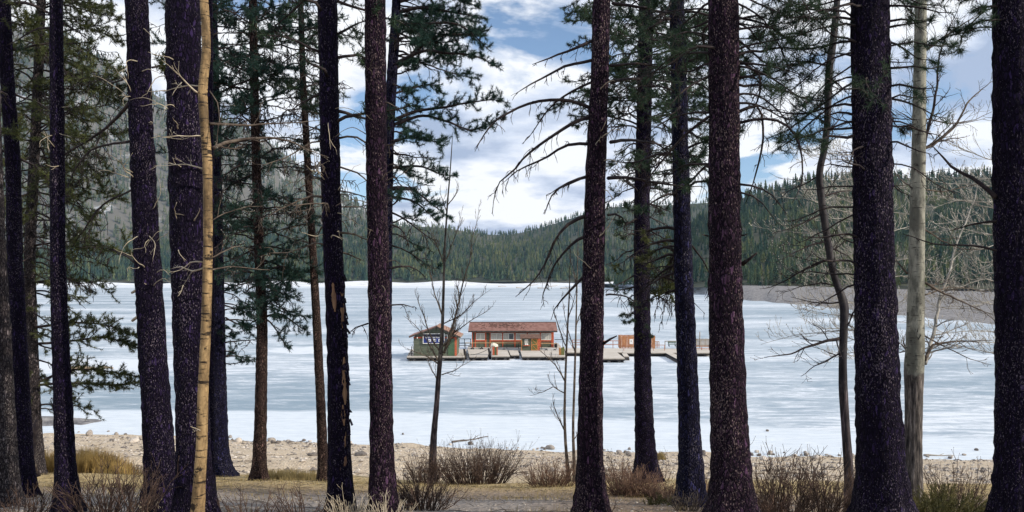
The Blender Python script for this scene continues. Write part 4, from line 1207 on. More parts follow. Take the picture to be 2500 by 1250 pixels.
# mooring cables, black lines down from the post
ca = px(1133, 866, 90.4); cb_ = px(1193, 852, 92.2)
t = np.linspace(0, 1, 12)[:, None]
pts = ca + (cb_ - ca) * t; pts[:, 2] -= 0.25 * np.sin(t[:, 0] * math.pi)
tag(MB().tube(pts, 0.028, 5).build('mooring_cable', M['black'], None, True), 'black cable sagging between the two black mooring posts', 'cable')


# ------------------------------------------------------------------ trees of the near bank
def ztop(d):
    return HC + HOR / FOC * d


def unit(v):
    v = np.asarray(v, float)
    return v / (np.linalg.norm(v) + 1e-9)


class Axis:
    """trunk line through pixels (x, y, width) at distance d, run down to the ground and up to height H above it"""
    def __init__(s, trace, d, H, r=None, lean_y=0.0, low=0.12):
        tr = sorted(trace, key=lambda k: -k[1])            # bottom first
        P = np.array([px(x, y, d) for x, y, w in tr])
        R = np.array([w / 2 / FOC * d for x, y, w in tr])
        zg = float(ground_z(P[0, 0], d))
        s.zg = zg
        if P[0, 2] > zg - low:
            dirn = unit(P[0] - P[min(2, len(P) - 1)]); k = (P[0, 2] - (zg - low)) / max(-dirn[2], 0.2)
            P = np.vstack([P[0] + dirn * k, P]); R = np.concatenate([[R[0] * 1.03], R])
        top = zg + H
        if P[-1, 2] < top:
            dv = unit(P[-1] - P[-2]); n = 5; ex = []
            h = top - P[-1, 2]; p = P[-1].copy()
            for i in range(n):
                dv = unit(dv * 0.8 + np.array([0, 0, 0.25])); p = p + dv * h / n / max(dv[2], .3); ex.append(p.copy())
            P = np.vstack([P, ex]); R = np.concatenate([R, R[-1] * np.linspace(0.86, 0.10, n)])
        s.P, s.R, s.d = P, R, d
        s.o = P[0] + (0, 0, low)

    def at(s, z):
        z = np.asarray(z, float)
        return np.stack([np.interp(z, s.P[:, 2], s.P[:, i]) for i in range(3)], -1), np.interp(z, s.P[:, 2], s.R)

    def mesh(s, seed, sides=30, rough=0.040, step=0.04, flare=0.45, zmax_fine=None, lump=0.010, smooth=0.22):
        r = np.random.default_rng(seed)
        z0, z1 = s.P[0, 2], s.P[-1, 2]
        zf = min(zmax_fine or z1, z1)
        zz = np.concatenate([np.arange(z0, zf, step), np.linspace(zf, z1, max(4, int((z1 - zf) / 0.35)))])
        # smooth the line a little
        C, R = s.at(zz)
        k = max(2, int(smooth / step)); ker = np.ones(2 * k + 1) / (2 * k + 1)
        n = len(zz)
        for i in range(2):
            C[:, i] = np.convolve(np.pad(C[:, i], k, mode='edge'), ker, 'valid')[:n]
        R = np.convolve(np.pad(R, k, mode='edge'), ker, 'valid')[:n]
        R = R * (1 + flare * np.exp(-np.maximum(zz - s.zg, 0) / 0.20))
        a = np.arange(sides) * 2 * math.pi / sides
        j = r.normal(0, 1, (n, sides))
        j = (j + np.roll(j, 1, 0) * 0.8 + np.roll(j, 1, 1) * 0.3) / 1.6
        lum = sum(np.sin(k_ * a[None] + r.uniform(0, 6) + zz[:, None] * r.uniform(-2.2, 2.2)) for k_ in (2, 3, 4, 5, 7)) / 5
        root = np.exp(-np.maximum(zz - s.zg, 0) / 0.25)[:, None] * np.maximum(np.sin(a[None] * 5 + r.uniform(0, 6)), -0.2) * 0.22 * (flare > 0.2)
        rad = R[:, None] * (1 + rough * j + lump * 2 * lum + root)
        V = C[:, None, :] + np.stack([rad * np.cos(a), rad * np.sin(a), np.zeros_like(rad)], -1)
        i = np.arange(n - 1)[:, None] * sides; jj = np.arange(sides)[None]; kk = (jj + 1) % sides
        q = np.stack([i + jj, i + kk, i + sides + kk, i + sides + jj], -1).reshape(-1, 4)
        return V.reshape(-1, 3), q


def needles(pos, dirn, K, Ln, w, r, spread=0.85, back=0.05):
    n = len(pos)
    pos = np.repeat(pos, K, 0); dv = np.repeat(dirn, K, 0)
    rv = r.normal(size=(n * K, 3)); rv /= np.linalg.norm(rv, axis=1, keepdims=True)
    v = dv * (1 - spread * 0.55) + rv * spread; v /= np.linalg.norm(v, axis=1, keepdims=True)
    base = pos - dv * (r.random((n * K, 1)) * back)
    L = Ln * r.uniform(0.65, 1.1, (n * K, 1))
    tip = base + v * L
    sd = np.cross(v, r.normal(size=(n * K, 3))); sd /= np.linalg.norm(sd, axis=1, keepdims=True) + 1e-9
    V = np.stack([base - sd * w / 2, base + sd * w / 2, tip], 1).reshape(-1, 3)
    T = np.arange(n * K * 3).reshape(-1, 3)
    return V, T


def curve(p, dirn, L, n, r, wob=0.10, bend=(0, 0, 0)):
    """wandering polyline of length L from p"""
    pts = [np.array(p, float)]; d = unit(dirn); b = np.asarray(bend, float)
    for i in range(n):
        d = unit(d + r.normal(size=3) * wob + b / n)
        pts.append(pts[-1] + d * L / n)
    return np.array(pts)


def resample(pts, step):
    pts = np.asarray(pts, float)
    s = np.concatenate([[0], np.cumsum(np.linalg.norm(np.diff(pts, axis=0), axis=1))])
    n = max(3, int(s[-1] / step) + 1); t = np.linspace(0, s[-1], n)
    return np.stack([np.interp(t, s, pts[:, i]) for i in range(3)], -1), s[-1]


def branch(parent, pts, r0, r, live=1.0, nmat='needles', bmat='branch', sec=0.12, sec_len=0.34, start=0.3, K=17, Ln=0.070, nw=0.0078, tuft_step=0.05,
           hang=0.25, fine=True, name='branch'):
    """one branch of a tree as a part: limb, side twigs and, when alive, needles as a sub-part"""
    P, L = resample(pts, 0.085)
    n = len(P)
    P = P + np.concatenate([[[0, 0, 0]], np.cumsum(r.normal(0, 0.006, (n - 1, 3)), 0) * 0.5])
    rad = r0 * (1 - np.linspace(0, 1, n)) ** 0.8 + 0.0022
    tw = 0.0015 * max(1.0, float(P[:, 1].mean()) / 5.2)
    rad = np.maximum(rad, tw)
    mb = MB().tube(P, rad, 6 if r0 > 0.016 else 4)
    tp = []; td = []
    seg = np.linspace(0, L, n)
    pos = start * L + r.uniform(0, sec)
    side = 1
    while pos < L * 0.985:
        i = int(np.clip(np.searchsorted(seg, pos), 1, n - 1))
        p = P[i - 1] + (P[i] - P[i - 1]) * ((pos - seg[i - 1]) / (seg[i] - seg[i - 1] + 1e-9))
        d = unit(P[i] - P[i - 1])
        lat = unit(np.cross(d, [0, 0, 1.0])) * side + np.array([0, 0, r.normal(-0.05, 0.75)])
        dv = unit(d * r.uniform(0.5, 1.1) + lat * r.uniform(0.5, 1.1))
        f = pos / L
        l2 = sec_len * r.uniform(0.5, 1.25) * (1 - 0.55 * f) * min(1.0, L / 0.9)
        alive = r.random() < live
        b = (0, 0, -hang * 4 if not alive else r.uniform(-0.3, 0.9))
        c = curve(p, dv, l2, 5, r, 0.24 if alive else 0.30, b)
        mb.tube(c, np.linspace(max(1.9 * tw, r0 * 0.26), tw, len(c)), 3, cap=False)
        # third order
        for k in range(r.integers(1, 4) if fine else 1):
            j = r.integers(1, 5)
            d3 = unit(unit(c[j] - c[j - 1]) + r.normal(size=3) * 0.75)
            c3 = curve(c[j], d3, l2 * r.uniform(0.35, 0.85), 2, r, 0.30, (0, 0, -hang * 4 if not alive else 0.5))
            mb.tube(c3, np.linspace(1.5 * tw, 0.8 * tw, len(c3)), 3, cap=False)
            if alive:
                tp.append(c3[-1]); td.append(unit(c3[-1] - c3[-2]))
                tp.append(c3[-2]); td.append(unit(c3[-1] - c3[-2]))
        if alive:
            C2, LL = resample(c, tuft_step)
            for k in range(max(1, int(len(C2) * 0.35)), len(C2)):
                tp.append(C2[k]); td.append(unit(C2[k] - C2[k - 1]))
        side = -side
        pos += sec * r.uniform(0.5, 1.5)
    if live > 0.3:
        for k in range(max(1, n - 5), n):
            tp.append(P[k]); td.append(unit(P[k] - P[k - 1]))
    o = mb.build(name, M[bmat], parent, True)
    if tp:
        V, T = needles(np.array(tp), np.array(td), K, Ln, nw, r)
        stuff(MB().add(V, t=T).build('needles', M[nmat], o))
    return o


def limb(p, az, L, e0, droop, r, n=7, tipup=0.35):
    """branch line leaving p at azimuth az: starts at elevation e0, sags, then turns up at the tip"""
    pts = [np.array(p, float)]; a = az
    for i in range(n):
        t = i / (n - 1)
        e = e0 - droop * math.sin(t * 2.2) + tipup * t * t
        a += r.normal(0, 0.26)
        pts.append(pts[-1] + np.array([math.cos(a) * math.cos(e), math.sin(a) * math.cos(e), math.sin(e + r.normal(0, 0.17))]) * L / n)
    return np.array(pts)


def pine(label, trace, d, H=14.0, bk='bark', seed=0, nm='needles', crown=7, group='pines of the near bank', sides=30, flare=0.4, peeled=None):
    ax = Axis([(x, y, w * 0.94) for x, y, w in trace], d, H)
    r = np.random.default_rng(seed + 500)
    root = thing('pine_tree', ax.o, label, 'tree', group)
    v, q = ax.mesh(seed, sides, zmax_fine=ztop(d) + 0.4, flare=flare)
    MB().add(v, q).build('trunk', M[bk], root, True)
    # crown above the picture: whole, but plainer
    zt = ax.P[-1, 2]; zb = ztop(d) + 0.5
    az = r.uniform(0, 6.28)
    for k in range(crown):
        f = (k + r.random() * 0.6) / crown
        z = zb + (zt - zb) * f ** 0.9
        if z > zt - 0.2: continue
        p, R = ax.at(z); az += 2.4 + r.normal(0, 0.3)
        L = (1.9 * (1 - f) ** 0.7 + 0.45) * r.uniform(0.8, 1.15)
        branch(root, limb(p, az, L, 0.15 + 0.5 * f, 0.35, r), 0.017 + 0.008 * (1 - f), r, 0.97, nm, sec=0.20, sec_len=0.42, start=0.22, K=9, Ln=0.095, nw=0.008, tuft_step=0.10, fine=False)
    return root, ax, r


def auto(T, y0, y1, n, L=(0.8, 1.4), live=1.0, nm='needles', e0=(-0.35, 0.5), droop=0.5, r0=0.014, az=None, K=17, nw=0.0078, Ln=0.070, bmat='branch', sec=0.08, hang=0.25, start=0.22, sec_len=0.36):
    """n branches between picture rows y0 (top) and y1 on tree T; az = (lo, hi) azimuth range in degrees (0 = to the right, 90 = away)"""
    root, ax, r = T
    za, zb = HC - (y1 - HOR) / FOC * ax.d, HC - (y0 - HOR) / FOC * ax.d
    a = r.uniform(0, 6.28); n = int(n * (2.3 if ax.d > 12 else 1.7))
    for k in range(n):
        z = za + (zb - za) * (k + r.random()) / n
        p, R = ax.at(z)
        if az is None: a += 2.4 + r.normal(0, 0.4); aa = a
        else: aa = math.radians(r.uniform(*az))
        ll = r.uniform(*L)
        p = p + np.array([math.cos(aa), math.sin(aa), 0]) * R * 0.8
        branch(root, limb(p, aa, ll, r.uniform(*e0), droop * r.uniform(0.6, 1.3), r), r0 * r.uniform(0.7, 1.2), r, live if r.random() > 0.2 else 0.0, nm, bmat, K=K, nw=nw, Ln=Ln, sec=sec, hang=hang, start=start, sec_len=sec_len)


def traced(T, pts, w=8, live=0.0, nm='needles', bmat='branch', dy=0.3, K=17, sec=0.085, sec_len=0.36, start=0.25, hang=0.3, nw=0.0078, Ln=0.070):
    """a branch followed in the photograph: pixel points from the trunk outwards; w = width at its root in pixels; dy = metres the tip lies nearer (-) or farther"""
    root, ax, r = T
    n = len(pts)
    P = np.array([px(x, y, ax.d + dy * i / (n - 1)) for i, (x, y) in enumerate(pts)])
    # smooth with a Catmull-Rom pass
    Q = []
    for i in range(n - 1):
        p0, p1, p2, p3 = P[max(i - 1, 0)], P[i], P[i + 1], P[min(i + 2, n - 1)]
        for t in (0, 0.33, 0.66):
            Q.append(0.5 * ((2 * p1) + (-p0 + p2) * t + (2 * p0 - 5 * p1 + 4 * p2 - p3) * t * t + (-p0 + 3 * p1 - 3 * p2 + p3) * t ** 3))
    Q.append(P[-1])
    branch(root, np.array(Q), w / 2 / FOC * ax.d, r, live, nm, bmat, sec=sec, sec_len=sec_len, start=start, K=K, hang=hang, nw=nw, Ln=Ln)


def front_twigs(T, y0, y1, n, L=(0.15, 0.4), bmat='palet', side=None):
    """short dead curling twigs on the camera side of a trunk"""
    root, ax, r = T
    za, zb = HC - (y1 - HOR) / FOC * ax.d, HC - (y0 - HOR) / FOC * ax.d
    for k in range(n):
        z = r.uniform(za, zb); p, R = ax.at(z)
        aa = math.radians(-90 + r.uniform(-75, 75)) if side is None else math.radians(side + r.uniform(-40, 40))
        ll = r.uniform(*L)
        c = curve(p + np.array([math.cos(aa), math.sin(aa), 0]) * R * 0.9, (math.cos(aa), math.sin(aa), r.uniform(-.2, .7)), ll, 9, r, 0.20, (r.normal(0, .7), r.normal(0, .3), r.uniform(-1.4, 0.8)))
        mb = MB().tube(c, np.linspace(r.uniform(0.0035, 0.006), 0.0014, len(c)), 5)
        if r.random() < 0.6:
            j = r.integers(3, 7)
            c2 = curve(c[j], unit(c[j] - c[j - 1]) + r.normal(size=3) * 0.6, ll * 0.45, 5, r, 0.22)
            mb.tube(c2, np.linspace(0.003, 0.0013, len(c2)), 4, cap=False)
        mb.build('dead_twig', M[bmat], root, True)


def stub(T, pts, w0, w1, bmat='dead'):
    root, ax, r = T
    P = np.array([px(x, y, ax.d - 0.05 * i) for i, (x, y) in enumerate(pts)])
    k = ax.d / FOC / 2
    MB().tube(P, np.linspace(w0 * k, w1 * k, len(P)), 7).build('broken_stub', M[bmat], root, True)


# ---- from left to right
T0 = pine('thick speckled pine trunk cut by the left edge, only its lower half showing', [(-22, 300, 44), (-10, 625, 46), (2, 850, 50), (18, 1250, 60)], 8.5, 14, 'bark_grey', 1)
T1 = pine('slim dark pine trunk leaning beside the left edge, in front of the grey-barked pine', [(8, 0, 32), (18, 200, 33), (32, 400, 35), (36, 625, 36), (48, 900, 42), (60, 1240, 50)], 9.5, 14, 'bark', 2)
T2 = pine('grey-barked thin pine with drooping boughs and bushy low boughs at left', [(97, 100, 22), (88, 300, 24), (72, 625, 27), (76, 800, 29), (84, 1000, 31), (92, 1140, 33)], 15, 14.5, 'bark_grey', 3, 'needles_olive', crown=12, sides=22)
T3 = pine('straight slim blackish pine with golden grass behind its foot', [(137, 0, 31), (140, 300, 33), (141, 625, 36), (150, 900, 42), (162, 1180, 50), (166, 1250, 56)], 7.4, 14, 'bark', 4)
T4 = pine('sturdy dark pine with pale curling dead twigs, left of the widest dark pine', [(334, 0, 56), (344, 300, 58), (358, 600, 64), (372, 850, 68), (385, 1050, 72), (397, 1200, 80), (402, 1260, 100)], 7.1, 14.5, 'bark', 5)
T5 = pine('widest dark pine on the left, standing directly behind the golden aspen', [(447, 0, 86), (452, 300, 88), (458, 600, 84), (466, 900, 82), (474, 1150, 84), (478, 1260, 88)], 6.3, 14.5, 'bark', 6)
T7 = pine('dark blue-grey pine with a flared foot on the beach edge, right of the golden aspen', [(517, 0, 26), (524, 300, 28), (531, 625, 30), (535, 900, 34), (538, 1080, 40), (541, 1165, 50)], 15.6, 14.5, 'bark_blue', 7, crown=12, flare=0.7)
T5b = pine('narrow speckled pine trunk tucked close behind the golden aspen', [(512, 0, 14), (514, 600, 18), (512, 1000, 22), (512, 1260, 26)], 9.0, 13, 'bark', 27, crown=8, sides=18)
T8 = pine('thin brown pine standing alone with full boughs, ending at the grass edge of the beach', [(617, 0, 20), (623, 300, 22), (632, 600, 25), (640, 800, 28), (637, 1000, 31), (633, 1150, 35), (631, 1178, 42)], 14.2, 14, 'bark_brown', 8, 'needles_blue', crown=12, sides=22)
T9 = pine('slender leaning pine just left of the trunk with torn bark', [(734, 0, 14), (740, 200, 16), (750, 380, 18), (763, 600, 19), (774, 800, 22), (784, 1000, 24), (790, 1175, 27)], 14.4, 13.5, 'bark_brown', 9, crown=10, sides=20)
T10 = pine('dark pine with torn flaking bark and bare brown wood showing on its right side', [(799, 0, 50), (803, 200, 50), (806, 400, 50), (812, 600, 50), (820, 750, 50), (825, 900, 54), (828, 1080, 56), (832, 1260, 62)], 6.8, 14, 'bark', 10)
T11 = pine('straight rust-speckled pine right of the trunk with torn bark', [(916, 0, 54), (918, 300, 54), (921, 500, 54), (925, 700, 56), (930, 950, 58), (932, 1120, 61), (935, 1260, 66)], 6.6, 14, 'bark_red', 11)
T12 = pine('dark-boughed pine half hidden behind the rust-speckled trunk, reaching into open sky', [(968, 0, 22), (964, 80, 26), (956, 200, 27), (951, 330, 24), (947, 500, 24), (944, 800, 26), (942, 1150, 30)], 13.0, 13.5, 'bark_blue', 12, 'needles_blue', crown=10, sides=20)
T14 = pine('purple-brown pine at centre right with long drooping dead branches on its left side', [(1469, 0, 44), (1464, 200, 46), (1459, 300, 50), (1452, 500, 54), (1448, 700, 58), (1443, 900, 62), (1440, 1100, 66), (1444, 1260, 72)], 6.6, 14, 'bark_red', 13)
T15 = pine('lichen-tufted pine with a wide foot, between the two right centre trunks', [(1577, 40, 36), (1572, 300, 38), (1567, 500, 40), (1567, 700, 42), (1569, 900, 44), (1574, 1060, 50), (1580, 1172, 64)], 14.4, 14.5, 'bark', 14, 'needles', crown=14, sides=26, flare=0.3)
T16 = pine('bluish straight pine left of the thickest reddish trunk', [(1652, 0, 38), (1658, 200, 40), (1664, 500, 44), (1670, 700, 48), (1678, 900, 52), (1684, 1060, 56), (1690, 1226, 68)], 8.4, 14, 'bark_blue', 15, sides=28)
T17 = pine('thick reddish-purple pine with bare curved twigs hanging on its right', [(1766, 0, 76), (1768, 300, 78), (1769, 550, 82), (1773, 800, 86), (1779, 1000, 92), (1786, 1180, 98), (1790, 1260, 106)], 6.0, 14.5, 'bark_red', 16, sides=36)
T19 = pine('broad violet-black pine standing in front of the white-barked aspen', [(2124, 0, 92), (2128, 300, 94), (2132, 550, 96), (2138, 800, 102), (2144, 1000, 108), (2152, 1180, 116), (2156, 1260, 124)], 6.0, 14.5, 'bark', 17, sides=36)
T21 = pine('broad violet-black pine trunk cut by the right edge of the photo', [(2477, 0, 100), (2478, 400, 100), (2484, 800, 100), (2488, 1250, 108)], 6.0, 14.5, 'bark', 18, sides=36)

# boughs in view
auto(T2, -120, 330, 24, (0.9, 1.8), 0.95, 'needles_olive', droop=0.55)
auto(T2, -60, 480, 10, (1.1, 2.0), 0.95, 'needles_olive', az=(-60, 60))
auto(T1, -80, 420, 8, (0.5, 1.1), 0.8, 'needles_olive')
auto(T2, 330, 720, 20, (1.0, 1.9), 0.7, 'needles_olive', e0=(-0.35, 0.1), droop=0.6, hang=0.4)
auto(T2, 700, 1000, 9, (0.5, 0.9), 0.8, 'needles_olive', e0=(-0.35, 0.05), droop=0.5)
for pts in ([(85, 800), (170, 788), (240, 790), (300, 805), (340, 822)], [(88, 935), (170, 905), (250, 905), (345, 925)], [(80, 840), (180, 830), (260, 822), (335, 845)], [(88, 940), (180, 935), (270, 940), (335, 935)]):
    traced(T2, pts, 7, 1.0, 'needles_olive', K=22, sec=0.034, sec_len=0.36, start=0.28, hang=0.1)
traced(T2, [(86, 990), (150, 985), (200, 992), (236, 1002)], 5, 1.0, 'needles_olive', K=24, sec=0.10, start=0.5)
traced(T2, [(84, 690), (170, 680), (230, 690), (275, 720)], 5, 0.9, 'needles_olive', K=22, sec=0.08)
traced(T2, [(84, 600), (190, 590), (290, 610), (330, 640)], 5, 0.5, 'needles_olive', K=16, sec=0.08)
traced(T1, [(20, 10), (60, 6), (100, 22), (145, 52), (190, 80), (220, 105)], 8, 0.1)
traced(T3, [(128, 68), (90, 70), (50, 92), (22, 108)], 6, 0.3)
traced(T4, [(318, 250), (290, 285), (250, 320), (205, 352), (160, 378), (120, 430)], 9, 0.25, 'needles_olive', dy=1.2, hang=0.5)
traced(T4, [(318, 345), (250, 356), (215, 375), (190, 410), (165, 460)], 7, 0.2, 'needles_olive', dy=1.0, hang=0.5)
traced(T4, [(320, 185), (280, 200), (230, 190), (170, 200)], 6, 0.5, 'needles_olive', dy=1.4)
traced(T4, [(372, 165), (395, 163), (410, 170)], 5, 0.9, 'needles_olive', dy=0.4)
traced(T4, [(330, 460), (250, 500), (200, 560), (150, 640)], 5, 0.3, 'needles_olive', dy=1.3, hang=0.5)
traced(T4, [(330, 640), (300, 620), (250, 600), (190, 610)], 5, 0.4, 'needles_olive', dy=1.5, hang=0.4)
front_twigs(T4, 40, 760, 20)
front_twigs(T5, 100, 700, 14, (0.12, 0.32))
front_twigs(T3, 100, 700, 6, (0.1, 0.25))
stub(T4, [(322, 715), (338, 706), (356, 690)], 6, 10, 'palet'); stub(T4, [(323, 783), (340, 770), (354, 758)], 7, 8, 'palet')

auto(T7, -150, 250, 16, (0.8, 1.4), 0.9, 'needles_blue')
auto(T7, 250, 640, 14, (0.6, 1.2), 0.6, 'needles_blue', droop=0.5)
auto(T7, 640, 900, 8, (0.4, 0.9), 0.8, 'needles_blue', az=(-60, 80), droop=0.4)
auto(T8, -150, 260, 24, (0.8, 1.7), 0.95, 'needles_blue', K=20)
auto(T8, 60, 620, 9, (0.7, 1.5), 0.0, bmat='branch', hang=0.5, r0=0.010)
auto(T2, 40, 700, 12, (0.9, 1.9), 0.0, bmat='branch', hang=0.5, r0=0.010)
auto(T7, 60, 620, 8, (0.6, 1.3), 0.0, bmat='branch', hang=0.5, r0=0.010)
auto(T9, 60, 560, 6, (0.6, 1.2), 0.0, bmat='branch', hang=0.5, r0=0.009)
auto(T8, 250, 620, 18, (0.8, 1.5), 0.7, 'needles_blue', droop=0.5)
auto(T8, 620, 760, 11, (0.6, 1.05), 0.95, 'needles_blue', az=(-70, 70), droop=0.5, K=19, sec=0.09)
auto(T8, 640, 800, 4, (0.3, 0.7), 0.9, 'needles_blue', az=(130, 220), droop=0.5)
traced(T8, [(652, 772), (680, 765), (705, 778), (735, 800), (757, 812)], 6, 1.0, 'needles_blue', K=19, sec=0.07, start=0.3)
traced(T8, [(652, 660), (690, 650), (730, 665), (780, 668)], 6, 1.0, 'needles_blue', K=19, sec=0.07, start=0.25)
traced(T8, [(640, 775), (662, 790), (690, 835), (705, 860)], 4, 1.0, 'needles_blue', K=18, sec=0.08)
traced(T7, [(550, 775), (575, 790), (600, 800), (625, 830)], 4, 1.0, 'needles_blue', K=20, sec=0.09)
auto(T9, -150, 260, 13, (0.7, 1.4), 0.9, 'needles')
auto(T9, 260, 560, 8, (0.4, 0.8), 0.25, 'needles', bmat='dead')
auto(T10, -60, 300, 7, (0.4, 0.8), 0.4, 'needles')
auto(T10, 300, 620, 9, (0.3, 0.7), 0.0, bmat='dead', r0=0.007)
front_twigs(T10, 250, 640, 10, (0.15, 0.4))
front_twigs(T11, 150, 720, 10, (0.12, 0.35), 'dead')
traced(T11, [(952, 655), (985, 650), (1010, 652), (1035, 668)], 5, 0.0)
traced(T11, [(952, 745), (985, 742), (1010, 750)], 3, 0.0)
traced(T11, [(898, 790), (870, 800), (852, 818)], 4, 0.0)

auto(T12, -150, 140, 14, (0.8, 1.7), 1.0, 'needles_blue', az=(-70, 70), K=24)
auto(T12, 120, 600, 12, (0.5, 1.0), 0.8, 'needles_blue', az=(-80, 80), K=22)
for pts, w in (([(964, 165), (995, 145), (1055, 95), (1125, 85), (1192, 88)], 14), ([(966, 155), (1000, 138), (1040, 122), (1105, 130), (1165, 138), (1228, 172)], 9),
               ([(958, 295), (1015, 272), (1080, 262), (1145, 250), (1200, 244), (1242, 252)], 8), ([(958, 306), (1025, 282), (1075, 290), (1150, 318), (1205, 296), (1232, 285)], 8),
               ([(955, 410), (1025, 405), (1075, 424), (1118, 430)], 7), ([(955, 462), (1005, 462), (1055, 498), (1092, 526)], 8), ([(958, 345), (1000, 335), (1050, 340), (1085, 352)], 6),
               ([(970, 30), (1030, 20), (1100, 30), (1180, 45)], 10), ([(968, 60), (1040, 60), (1120, 62), (1200, 130)], 8), ([(955, 480), (1010, 490), (1050, 520), (1075, 545)], 6),
               ([(958, 230), (1005, 215), (1050, 205), (1075, 220)], 6), ([(970, 5), (1060, -15), (1130, 0), (1170, 20)], 9)):
    traced(T12, pts, w, 1.0, 'needles_blue', dy=rng.uniform(-0.5, 0.5), K=26, sec=0.075, sec_len=0.36, start=0.28, hang=0.2)

# dead drooping branches of the centre-right pine
for pts, w in (([(1444, 265), (1400, 250), (1370, 245), (1300, 250), (1250, 273), (1205, 298), (1178, 335), (1160, 372)], 9), ([(1442, 285), (1400, 300), (1340, 340), (1280, 385), (1250, 420), (1222, 440), (1205, 480), (1202, 520)], 9),
               ([(1445, 352), (1385, 355), (1340, 385), (1280, 410), (1250, 432), (1228, 455)], 8), ([(1438, 430), (1390, 445), (1350, 470), (1335, 500), (1328, 522)], 7),
               ([(1436, 428), (1390, 448), (1355, 462), (1335, 475)], 5), ([(1436, 525), (1400, 540), (1370, 565), (1350, 600), (1336, 640), (1310, 680), (1280, 708), (1262, 725)], 9),
               ([(1434, 575), (1400, 590), (1370, 625), (1348, 660), (1330, 710), (1326, 740)], 8), ([(1430, 670), (1400, 700), (1375, 725), (1352, 755), (1345, 780)], 7),
               ([(1446, 147), (1375, 165), (1310, 200), (1262, 228)], 7), ([(1446, 100), (1375, 130), (1302, 158)], 7), ([(1446, 200), (1390, 225), (1340, 262), (1290, 330), (1270, 350)], 6)):
    traced(T14, pts, w, 0.0, dy=rng.uniform(-0.4, 0.2), sec=0.09, sec_len=0.20, start=0.2, hang=0.35)
for pts, w in (([(1484, 435), (1530, 431), (1600, 441), (1660, 447), (1728, 450)], 8), ([(1490, 347), (1550, 344), (1600, 350), (1642, 356)], 8), ([(1490, 200), (1550, 192), (1610, 195), (1672, 201)], 8),
               ([(1495, 8), (1570, 18), (1640, 35), (1680, 48)], 8), ([(1484, 525), (1510, 523), (1528, 545), (1530, 565)], 5), ([(1480, 720), (1510, 718), (1540, 730), (1550, 745)], 4), ([(1490, 160), (1560, 155), (1640, 170), (1700, 185)], 6)):
    traced(T14, pts, w, 0.15, dy=rng.uniform(0.2, 1.0), sec=0.10, sec_len=0.26, start=0.25, hang=0.3)
stub(T14, [(1472, 840), (1490, 828), (1506, 820)], 8, 3, 'branch')
front_twigs(T14, 200, 660, 8, (0.12, 0.3), 'palet')

auto(T15, -180, 60, 16, (1.2, 2.1), 0.95, 'needles', K=18)
auto(T15, 60, 300, 22, (1.1, 2.0), 0.85, 'needles', K=18, droop=0.4)
auto(T15, 300, 480, 12, (0.6, 1.4), 0.55, 'needles', droop=0.5)
auto(T15, 480, 720, 9, (0.3, 0.8), 0.25, 'needles', droop=0.5)
auto(T15, 730, 815, 3, (0.15, 0.30), 0.9, 'needles', az=(-170, 0), r0=0.006, start=0.4, sec=0.10, K=10)
traced(T15, [(1548, 760), (1535, 772), (1522, 768)], 3, 0.8); traced(T15, [(1548, 780), (1530, 786), (1518, 782)], 3, 0.8)
# lichen and needle tufts down the camera side of its trunk
for (x, y) in ((1560, 755), (1572, 775), (1566, 812), (1575, 835), (1570, 742), (1562, 650), (1570, 560), (1556, 508), (1580, 590)):
    p = px(x, y, 14.4 - 0.16)
    V, T_ = needles(p + T15[2].normal(0, 0.05, (10, 3)) * (.8, .2, 1.1), np.tile([0, -0.7, 0.4], (10, 1)), 9, 0.042, 0.004, T15[2])
    stuff(MB().add(V, t=T_).build('lichen_tuft', M['needles_olive'], T15[0]))
auto(T16, -120, 150, 10, (0.5, 1.1), 0.8, 'needles')
auto(T16, 150, 480, 10, (0.35, 0.8), 0.45, 'needles', droop=0.5)
traced(T15, [(1578, 636), (1620, 670), (1665, 706), (1700, 742), (1722, 765)], 5, 0.0, sec=0.3, dy=-0.5)
for x1, y1 in ((1600, 770), (1618, 790), (1588, 735), (1628, 745), (1640, 770), (1608, 715)):
    traced(T16, [(1658, 585), (1645, 620), ((1645 + x1) / 2, (620 + y1) / 2 - 12), (x1, y1)], 3, 0.1, 'needles_olive', dy=rng.uniform(0.2, 1.2), sec=0.06, sec_len=0.22, start=0.15, hang=0.7)
traced(T16, [(1690, 600), (1720, 640), (1740, 690), (1728, 720)], 5, 0.0)
auto(T16, 560, 720, 7, (0.4, 0.7), 0.15, 'needles_olive', az=(110, 200), droop=0.7, bmat='branch', hang=0.6)

for pts, w in (([(1730, 285), (1675, 330), (1630, 380), (1590, 432), (1572, 470)], 8), ([(1730, 407), (1718, 409), (1690, 435), (1640, 468), (1600, 495)], 7), ([(1735, 402), (1680, 405), (1640, 420), (1600, 440)], 6),
               ([(1730, 275), (1680, 276), (1630, 290), (1580, 320)], 6), ([(1732, 50), (1690, 68), (1640, 80), (1600, 92)], 7), ([(1732, 130), (1690, 130), (1640, 142), (1590, 165)], 6)):
    traced(T17, pts, w, 0.1, dy=rng.uniform(0.2, 1.2), sec=0.09, sec_len=0.25, start=0.2, hang=0.35)
for pts, w in (([(1803, 155), (1840, 155), (1880, 160), (1920, 168)], 7), ([(1805, 272), (1835, 262), (1856, 268), (1862, 320), (1855, 380), (1835, 445), (1812, 500)], 7),
               ([(1805, 300), (1860, 288), (1915, 300), (1945, 335), (1957, 400), (1950, 460), (1930, 492)], 7), ([(1806, 450), (1850, 455), (1890, 480), (1920, 520)], 5), ([(1808, 470), (1850, 485), (1880, 520), (1900, 545)], 4)):
    traced(T17, pts, w, 0.05, dy=rng.uniform(-0.3, 0.4), sec=0.10, sec_len=0.16, start=0.2, hang=0.3)
stub(T17, [(1812, 645), (1830, 632), (1848, 617)], 12, 3, 'branch')
